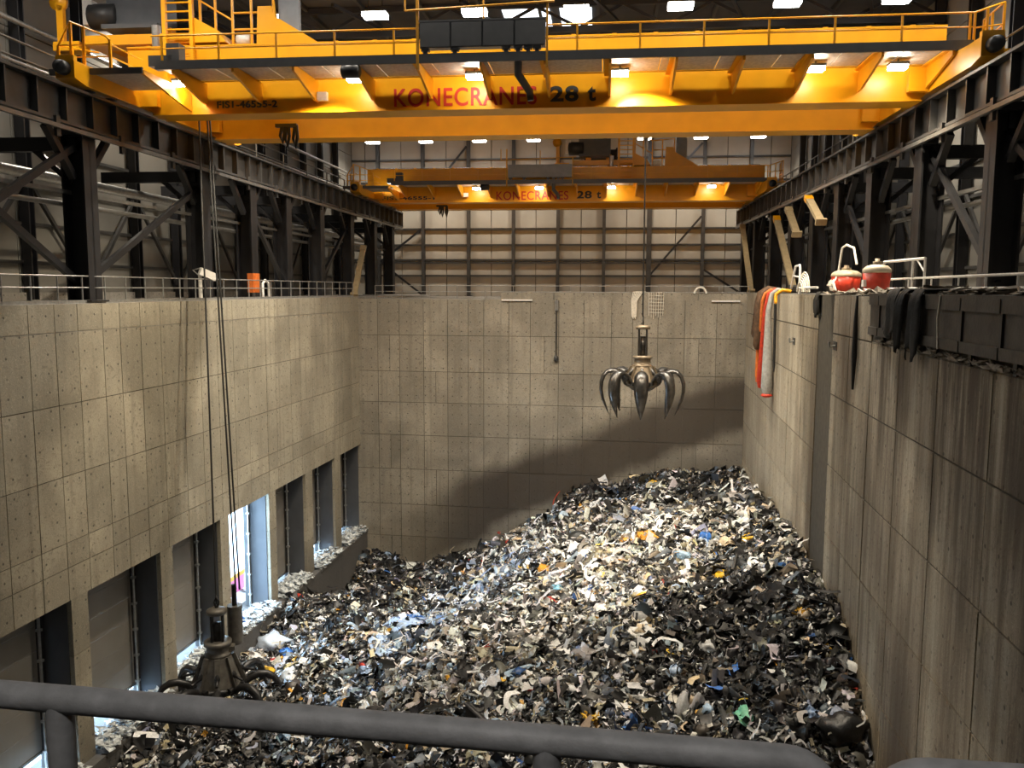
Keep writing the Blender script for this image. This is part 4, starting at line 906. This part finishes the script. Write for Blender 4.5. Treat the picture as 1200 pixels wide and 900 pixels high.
# things outside the open bay
t = thing('barrier_board', 'pink and yellow board standing outside the bright open bay', 'barrier', (-30.3, 58.3, ZSILL))
part(MB().box(-30.4, -30.25, 56.2, 60.2, ZSILL+.1, ZSILL+1.3), 'board', 'pink', t); part(MB().box(-30.45, -30.15, 56.1, 60.3, ZSILL+1.3, ZSILL+1.65), 'rim', 'yellow', t)
part(MB().box(-30.5, -29.6, 56.6, 57.0, ZSILL, ZSILL+.12).box(-30.5, -29.6, 59.4, 59.8, ZSILL, ZSILL+.12), 'foot', 'steel_mid', t)
crumple('rubbish_bag', 'vivid blue bag at the threshold of the bright open bay', 'rubbish', (-27.6, 53.0), (1.6, 1.3, .8), DB, 'bag', seed=91).location.z = ZSILL+.3
t = thing('fence_mast', 'thin grey lattice mast outside the bright open bay', 'mast', (-33.0, 62.5, ZSILL))
for dy in (0, .8): part(MB().tube([(-33, 62.1+dy, ZSILL), (-33, 62.1+dy, ZSILL+5.5)], .06, 6), 'stile', 'galv', t)
for k in range(6): part(MB().tube([(-33, 62.1, ZSILL+.6+k*.9), (-33, 62.9, ZSILL+.6+k*.9)], .05, 6), 'rung', 'galv', t)

# ------------------------------------------------------------------ railings and gear on the decks
railing('deck_railing', 'grey pipe railing along the deck above the roller shutters', (.55, .0), -26.85, 22, 76.5, 1.75, .04, 'galv', 'pit', zb=ZL, toe=.16)
railing('deck_railing', 'pale pipe railing on the deck behind the back wall', (.30, -.25), 78.9, -25.5, 9, 2.6, .035, 'galv', 'pit', 'x', zb=-.95)
t = thing('guard_rail', 'white pipe guard rail on the deck behind the red tanks', 'railing', (11, 30, ZR-.03))
part(MB().tube([(11, 17, .5), (11, 40.5, .5)], .045, 8), 'top_rail', 'white_paint', t); part(MB().tube([(10.6, 17, .08), (10.6, 40.5, .08)], .04, 8), 'mid_rail', 'white_paint', t)
for y in (18, 20.5, 23, 25.5, 28, 30.5, 33, 36, 39): part(MB().tube([(11, y, ZR-.03), (11, y, .5)], .035, 8), 'post', 'white_paint', t)
t = thing('gate_frame', 'tall white pipe frame beside the red tank with the rusty cap', 'frame', (11, 40, ZR-.03))
part(MB().tube([(11, 43, 1.32), (11, 36.9, 1.28)], .06, 8), 'top_rail', 'white_paint', t)
for y, x in ((43, 11), (36.9, 11), (38.5, 11)): part(MB().tube([(x, y, ZR-.03), (x, y, 1.3)], .05, 8), 'post', 'white_paint', t)
part(MB().tube([(11, 42, .5), (11, 37, .5)], .045, 8), 'mid_rail', 'white_paint', t)
part(MB().tube([(11, 38, 1.28), (11, 36.95, .75)], .035, 8), 'brace', 'white_paint', t)
t = thing('ladder_hoop', 'white bent pipe handle on the deck near the hanging hoses', 'handle', (9.4, 56.4, ZR))
part(MB().tube([(9.4, 56.0, ZR), (9.4, 56.0, 1.35), (9.4, 56.25, 1.55), (9.4, 57.8, 1.5), (9.4, 58.2, 1.2), (9.4, 59.2, .1)], .075, 8), 'hoop', 'white_paint', t)
part(MB().tube([(9.4, 56.0, .8), (9.4, 58.3, .9)], .06, 8), 'crossbar', 'white_paint', t)
# red tanks
def tank(x, y, r, h, label, extra):
    t = thing('red_tank', label, 'tank', (x, y, ZR), 'red tanks'); BASE[t.name] = (0, 0, 0)
    part(MB().lathe([(r*.82, 0), (r*.86, .1), (r*.92, h*.30), (r, h*.72)], 20), 'body', 'red_paint', t)
    part(MB().lathe([(r*1.0, h*.72), (r*1.03, h*.75), (r*.98, h*.85), (r*.75, h*.94), (r*.4, h*.98), (.1, h)], 20), 'dome', 'cream', t)
    part(MB().lathe([(r*.32, h*.96), (r*.32, h*1.08), (r*.18, h*1.09), (r*.18, h*1.18)], 12), 'cap', 'hubmat', t)
    part(MB().box(-r*.98-.02, -r*.80, -r*.45, r*.2, h*.28, h*.5), 'plate', 'white_paint', t)
    part(MB().lathe([(r*.95, -.02), (r*.95, .06)], 18), 'base_ring', 'steel_dark', t)
    if extra:
        p = part(MB().tube([(-.2, .9, h*.9), (-.1, .7, h*1.9), (.0, .2, h*2.0), (.2, -.5, h*1.85), (.3, -.8, h*1.2)], .06, 8), 'pipe_handle', 'white_paint', t)
        for k in range(5):
            part(MB().tube([(-r*.9, -.9+.3*k, .2), (-r*1.0, -.6+.25*k, h*.5), (-r*.7, -.4+.2*k, h*.75), (-r*1.05, -.2+.2*k, h*.35)], .05, 6), 'hose_loop', 'ropewhite', t)
    return t
tank(9.95, 45.9, .72, 1.25, 'red tank with cream dome and white hose tangle, nearer the hanging hoses', True)
tank(9.85, 39.6, .58, 1.35, 'smooth red tank with cream dome and rusty cap beside the white pipe frame', False)
# coil of white hose between
t = thing('hose_coil', 'tangled pale hose coil at the foot of the smooth red tank', 'hose', (9.1, 38.3, ZR))
for k in range(6):
    a = k*.4; part(MB().tube([(9.05+.2*math.cos(a+q)*(.5+.1*k), 38.3+.7*math.sin(a+q*1.0)*(.4+.1*k), ZR+.06+.03*k+.06*math.sin(3*q+k)) for q in np.linspace(0, 5.2, 14)], .035, 6), 'loop', 'ropewhite', t)
t = thing('hose_coil', 'thin white hose loops beside the white bent handle', 'hose', (9.1, 54.0, ZR))
for k in range(6):
    part(MB().tube([(9.1+.05*k, 54.2+(.9+.18*k)*math.cos(q), ZR+.1+(.6+.12*k)*math.sin(q)) for q in np.linspace(0, 3.14, 12)], .035, 6), 'loop', 'ropewhite', t)
solo(MB().tube([(9.2, 55.5, .12), (9.25, 49.5, .14)], .07, 8), 'deck_pipe', 'white_paint', 'white pipe lying along the deck between the handle and the red tank', 'pipe')
# black steel chute lip on top of the near right wall
t = thing('chute_lip', 'long blackened steel box edge bolted on top of the side wall', 'chute edge', (8.6, 20, -1.72))
ysb = [6, 9, 12, 15, 18.2, 22.3, 25.0, 28.9, 31.6, 33.4, 34.85]
part(MB().box(8.75, 9.9, 6, 34.85, -1.6, -.26), 'core', 'cloth_black', t)
for k in range(len(ysb)-1):
    a, b = ysb[k]+.07, ysb[k+1]-.07
    pn = part(MB().box(8.5, 8.78, a, b, -1.42, -.55), 'panel', 'box_black', t)
    part(MB().box(8.42, 8.8, a, b, -.55, -.2), 'top_band', 'box_black', pn); part(MB().box(8.42, 8.8, a, b, -1.68, -1.38), 'bottom_band', 'box_black', pn)
    part(MB().box(8.44, 8.8, ysb[k]-.07, ysb[k]+.07, -1.68, -.2), 'rib', 'steel_black', t)
part(MB().box(8.42, 10.0, 6, 34.85, -.2, -.12), 'top_plate', 'box_black', t)
part(MB().box(8.8, 9.0, 6, 34.85, -2.0, -1.6), 'shadow_gap_plate', 'cloth_black', t)  # black plate stands in for the shade in the gap below the lip
for k in range(9):
    y = 10+2.9*k; part(MB().box(8.55, 8.9, y-.1, y+.1, -2.0, -1.66), 'support_lug', 'steel_black', t)
solo(MB().box(8.58, 8.85, 34.85, 35.15, -1.75, -.18), 'end_post', 'steel_black', 'black upright closing the end of the chute edge', 'post')
# crust of debris along the ledge
r = np.random.default_rng(5); mb = MB()
for k in range(260):
    y = r.uniform(8, 34); s = r.uniform(.04, .16); q = r.normal(0, s, (6, 3)); c0 = np.array([8.62, y, -1.97])
    q[:, 1] *= 2; q[:, 2] = np.abs(q[:, 2])*.8; q[:, 0] = -np.abs(q[:, 0])*.6
    mb.add([tuple(c0+v) for v in q], [(0, 1, 2), (2, 3, 0), (3, 4, 5), (1, 4, 2), (5, 0, 3), (1, 5, 4)])
mat('crust', (.22, .19, .15), .9, 0, .4, 6)
solo(mb, 'ledge_debris', 'crust', 'crusted debris along the ledge under the black steel edge', 'debris', kind='stuff')
mb = MB()
for k in range(420):
    y = r.uniform(12, 44); s = r.uniform(.06, .2); q = r.normal(0, s, (6, 3)); c0 = np.array([r.uniform(8.7, 9.9), y, -.12 if y < 35 else -.2]); q[:, 1] *= 2.2; q[:, 2] = np.abs(q[:, 2])*.6
    mb.add([tuple(c0+v) for v in q], [(0, 1, 2), (2, 3, 0), (3, 4, 5), (1, 4, 2), (5, 0, 3), (1, 5, 4)])
solo(mb, 'deck_debris', 'crust', 'scattered dark debris on top of the side wall near the red tanks', 'debris', kind='stuff')
# black cloths over the chute edge
def cloth(name, label, m, y, w, zlow, x, seed, ztop=-.1, back=.8, cat='cloth', n1=12, n2=16, amp=.07):
    r = random.Random(seed); a = [r.uniform(0, 6) for _ in range(5)]; mb = MB(); vs = []
    for lay in (0, 1):
        for j in range(n2):
            t_ = j/(n2-1)
            for i in range(n1):
                s_ = i/(n1-1)*2-1; wid = w/2*(1-.25*abs(math.sin(2.2*t_+a[0]))); fold = amp*math.sin(7*s_+a[1]+2*t_)+amp*.6*math.sin(13*s_+a[2])
                L = back+(ztop-zlow); d = t_*L
                if d < back: px_, pz = x+back-d, ztop+.06+abs(fold)*.8
                else: px_, pz = x-.03-abs(fold)*1.4*min(1, (d-back)*3), ztop+.03-(d-back)*(1+.12*math.sin(4*s_+a[3]))
                vs.append((px_-(0 if lay else .025), y+s_*wid+.12*math.sin(3*t_+a[4]), pz+(.02 if lay == 0 and d < back else 0)))
    q = n1*n2; fs = []
    for lay in (0, 1):
        for j in range(n2-1):
            for i in range(n1-1):
                f = (j*n1+i, j*n1+i+1, (j+1)*n1+i+1, (j+1)*n1+i); fs.append(tuple(k+q*lay for k in (f if lay else f[::-1])))
    ring = [i for i in range(n1)]+[j*n1+n1-1 for j in range(1, n2)]+[(n2-1)*n1+i for i in range(n1-2, -1, -1)]+[j*n1 for j in range(n2-2, 0, -1)]
    for k in range(len(ring)): a_, b_ = ring[k], ring[(k+1) % len(ring)]; fs.append((a_, b_, b_+q, a_+q))
    mb.add(vs, fs, True); return solo(mb, name, m, label, cat, None)
cloth('black_cloth', 'black rag hanging over the steel edge, the one nearer the tanks', 'cloth_black', 31.3, 1.8, -1.55, 8.36, 1)
cloth('black_cloth', 'long narrow black rag hanging over the middle of the steel edge', 'cloth_black', 30.1, .7, -1.9, 8.36, 2)
cloth('black_cloth', 'wide black rag hanging low over the steel edge beside the narrow one', 'cloth_black', 28.7, 1.3, -2.05, 8.36, 3)
cloth('black_cloth', 'black strip hanging into the recessed strip of the side wall', 'cloth_black', 45.3, 1.1, -1.3, 8.55, 4, ztop=ZR)
solo(MB().tube([(8.50, 37.0, ZR), (8.5, 37.1, -1.3), (8.48, 37.0, -2.6), (8.52, 37.2, -4.1)], [.05, .09, .12, .05], 8), 'black_strap', 'cloth_black', 'thin black strap hanging down the bright side wall', 'strap')
solo(MB().tube([(8.40, 24.4+2.2, -.15), (8.38, 26.7, -.8), (8.40, 26.6, -1.7)], .025, 6), 'white_rope', 'ropewhite', 'thin white rope hanging over the black steel edge', 'rope')
# wall fittings
for k, (y, z, lb) in enumerate(((62.0, -3.55, 'black bracket beside the hanging hoses'), (52.5, -3.0, 'grey hook between the hoses and the recessed strip'), (41.3, -2.55, 'black hook just past the recessed strip'))):
    t = thing('wall_hook', lb, 'hook', (XR, y, z), 'wall hooks')
    part(MB().box(XR-.03, XR+.02, y-.4, y+.4, z-.2, z+.2), 'plate', 'steel_black', t); part(MB().tube([(XR, y, z), (XR-.25, y, z-.05), (XR-.28, y, z+.18)], .06, 6), 'prong', 'galv', t)
# hanging hoses
t = thing('hanging_hose', 'flat grey hose with red edge hanging over the side wall', 'hose', (8.4, 61, ZR))
def hose(y0, y1, zl, x, w0, w1, m, nm, par, back=.7):
    pts = [(9.3, y0, ZR+.12), (8.75, y0, ZR+.22), (8.38, y0+(y1-y0)*.05, ZR-.05)]+[(x, y0+(y1-y0)*k, ZR-.2+(zl-ZR+.2)*k) for k in (.15, .35, .55, .75, .92, 1.0)]
    rs = [w0, w0, w0]+[w0+(w1-w0)*k for k in (.15, .35, .55, .75, .92)]+[w1*.55]
    o = part(MB().tube(pts, rs, 12), nm, m, par); return o
hose(60.6, 60.0, -7.1, 8.18, .16, .42, 'hose_grey', 'grey_sleeve', t); hose(62.0, 63.6, -7.0, 8.2, .14, .30, 'hose_red', 'red_edge', t)
part(MB().lathe([(.2, -.12), (.42, 0), (.3, .12)], 12, (8.18, 60.0, -7.15)), 'red_end', 'hose_red', t)
t = thing('hanging_hose', 'dark brown and orange strap bundle hanging beside the grey hose', 'hose', (8.4, 66, ZR))
hose(65.2, 66.0, -4.4, 8.2, .3, .34, 'hose_brown', 'brown_bundle', t); hose(66.8, 68.4, -3.6, 8.26, .22, .3, 'hose_brown', 'brown_fold', t); hose(66.2, 66.4, -6.9, 8.3, .12, .16, 'orange', 'orange_strap', t); hose(63.9, 64.4, -3.0, 8.2, .12, .12, 'orange', 'orange_cord', t)
t = thing('hanging_hose', 'yellow strap and black cable hanging next to the grey hose', 'hose', (8.4, 58.5, ZR))
hose(58.6, 58.4, -.9, 8.34, .12, .1, 'yellow', 'yellow_strap', t); hose(59.0, 58.6, -5.4, 8.4, .09, .09, 'cloth_black', 'black_cable', t)
# shutter-side deck: floodlight post, orange box, white pipe
t = thing('deck_floodlight', 'white floodlight on a short post at the shutter-side railing', 'floodlight', (-27.2, 49.6, ZL))
part(MB().tube([(-27.2, 49.6, ZL), (-27.2, 49.6, .7), (-27.1, 49.5, .95)], .12, 8), 'post', 'white_paint', t); part(MB().bar((-27.1, 49.4, 1.05), (-26.5, 50.2, .65), .3, .45), 'lamp_head', 'white_paint', t); part(MB().tube([(-27.2, 49.6, .7), (-27.5, 49.3, 1.1), (-27.1, 49.4, 1.2)], .04, 6), 'bracket', 'galv', t)
t = thing('switch_box', 'orange electrical box behind the shutter-side railing', 'box', (-27.7, 58.0, ZL))
part(MB().box(-27.95, -27.5, 57.5, 58.5, -.3, 1.05), 'body', 'orange', t); part(MB().box(-27.5, -27.46, 57.6, 58.4, -.2, .95), 'door', 'orange', t); part(MB().box(-27.8, -27.65, 57.9, 58.1, ZL, -.3), 'stand', 'steel_mid', t)
solo(MB().tube([(-27.6, 59.2, ZL), (-27.6, 59.2, .35), (-27.6, 59.6, .6), (-27.6, 60.1, .4), (-27.6, 60.2, ZL)], .09, 8), 'vent_pipe', 'white_paint', 'bent white pipe beside the orange box', 'pipe')
# back wall: chain, white rope bundles, net
t = thing('hanging_chain', 'dark chain with a weight hanging on the back wall', 'chain', (-8, 77.0, -1.0))
part(MB().tube([(-8, 77.0, -.9), (-8, 77.0, -6.0)], .055, 6), 'chain', 'steel_black', t); part(MB().lathe([(.05, -6.6), (.2, -6.4), (.2, -6.1), (.06, -5.9)], 10, (-8, 77.0, 0)), 'weight', 'steel_dark', t); part(MB().box(-8.15, -7.85, 76.95, 77.15, -1.9, -.95), 'bracket', 'galv', t)
t = thing('rope_bundle', 'white rope bundle hanging over the back wall beside the grab rope', 'rope', (-1.1, 77, -.3))
for k in range(7):
    o = .13*k; part(MB().tube([(-.9+o, 77.5, -.2), (-1.2+o, 77.05, -.22), (-1.35+o*.6, 76.98, -1.0), (-1.3+o*.5, 77.0, -2.4-.1*(k % 3))], .04, 6), 'strand', 'ropewhite', t)
t = thing('white_net', 'pale netting hanging over the back wall behind the grab rope', 'net', (.6, 77, -.3))
for k in range(7): part(MB().tube([(.15+.22*k, 77.05, -.25), (.2+.2*k, 77.02, -2.3-.15*(k % 3))], .022, 5), 'cord', 'ropewhite', t)
for k in range(6): part(MB().tube([(.15, 77.03, -.5-.3*k), (1.5, 77.03, -.55-.3*k)], .018, 5), 'cross_cord', 'ropewhite', t)
solo(MB().tube([(4.6+.5*math.cos(q), 77.1, -.35+.55*math.sin(q)) for q in np.linspace(0, 3.1, 10)], .1, 6), 'rope_hook', 'ropewhite', 'white rope loop on the back wall parapet toward the side wall', 'rope')
for k, (a, b, lb) in enumerate(((-13.0, -10.2, 'pale board on the back wall parapet, longer one'), (5.6, 8.0, 'pale board on the back wall near the side wall'))):
    solo(MB().box(a, b, 76.98, 77.12, -1.05, -.92), 'edge_board', 'white_paint', lb, 'board')

# ------------------------------------------------------------------ foreground railing
RZ = -.775
t = thing('foreground_railing', 'thick grey pipe railing across the foreground', 'railing', (-.9, 1.4, -1.72))
bend = [(.24+.075*math.sin(a), 1.4, RZ-.075+.075*math.cos(a)) for a in np.linspace(0, math.pi/2, 8)]
part(MB().tube([(-3.0, 1.4, RZ), (-1.0, 1.4, RZ), (.1, 1.4, RZ)]+bend+[(.315, 1.4, -1.72)], .0262, 20), 'top_rail', 'pipe_grey', t)
for x in (-1.085, -.155): part(MB().tube([(x, 1.4, -1.72), (x, 1.4, RZ)], .025, 18), 'post', 'pipe_grey', t)
part(MB().tube([(-3.0, 1.4, -1.22), (.315, 1.4, -1.22)], .02, 14), 'mid_rail', 'pipe_grey', t)
t = thing('foreground_railing', 'second grey pipe railing starting at the lower right corner', 'railing', (1.2, 1.4, -1.72))
bend = [(.47-.075*math.sin(a), 1.4, RZ-.004-.075+.075*math.cos(a)) for a in np.linspace(math.pi/2, 0, 8)]
part(MB().tube([(.395, 1.4, -1.72)]+bend+[(.7, 1.4, RZ), (3.0, 1.4, RZ+.0)], .0262, 20), 'top_rail', 'pipe_grey', t)
part(MB().tube([(.395, 1.4, -1.22), (3.0, 1.4, -1.22)], .02, 14), 'mid_rail', 'pipe_grey', t)
part(MB().tube([(1.6, 1.4, -1.72), (1.6, 1.4, RZ)], .025, 18), 'post', 'pipe_grey', t)

# added fill lamp, out of view above the platform, to brighten the railing
t = thing('railing_fill_lamp', 'added fill lamp out of view, brightening the foreground railing', 'lamp', (-.3, -.9, 2.6))
part(MB().box(-.7, .1, -1.05, -.75, 2.6, 2.68), 'housing', 'steel_mid', t); part(MB().box(-.66, .06, -1.02, -.78, 2.58, 2.605), 'diffuser', 'lamp_white', t)
part(MB().tube([(-.3, -.9, 2.68), (-.3, -.9, 19.9)], .02, 6), 'cable', 'rope', t)
ld = bpy.data.lights.new('railing_fill_light', 'AREA'); ld.shape = 'RECTANGLE'; ld.size = .7; ld.size_y = .25; ld.energy = 90; ld.color = (1, .95, .88)
o = bpy.data.objects.new('railing_fill_light', ld); C.objects.link(o); o.parent = t; o.location = (0, 0, -.04)
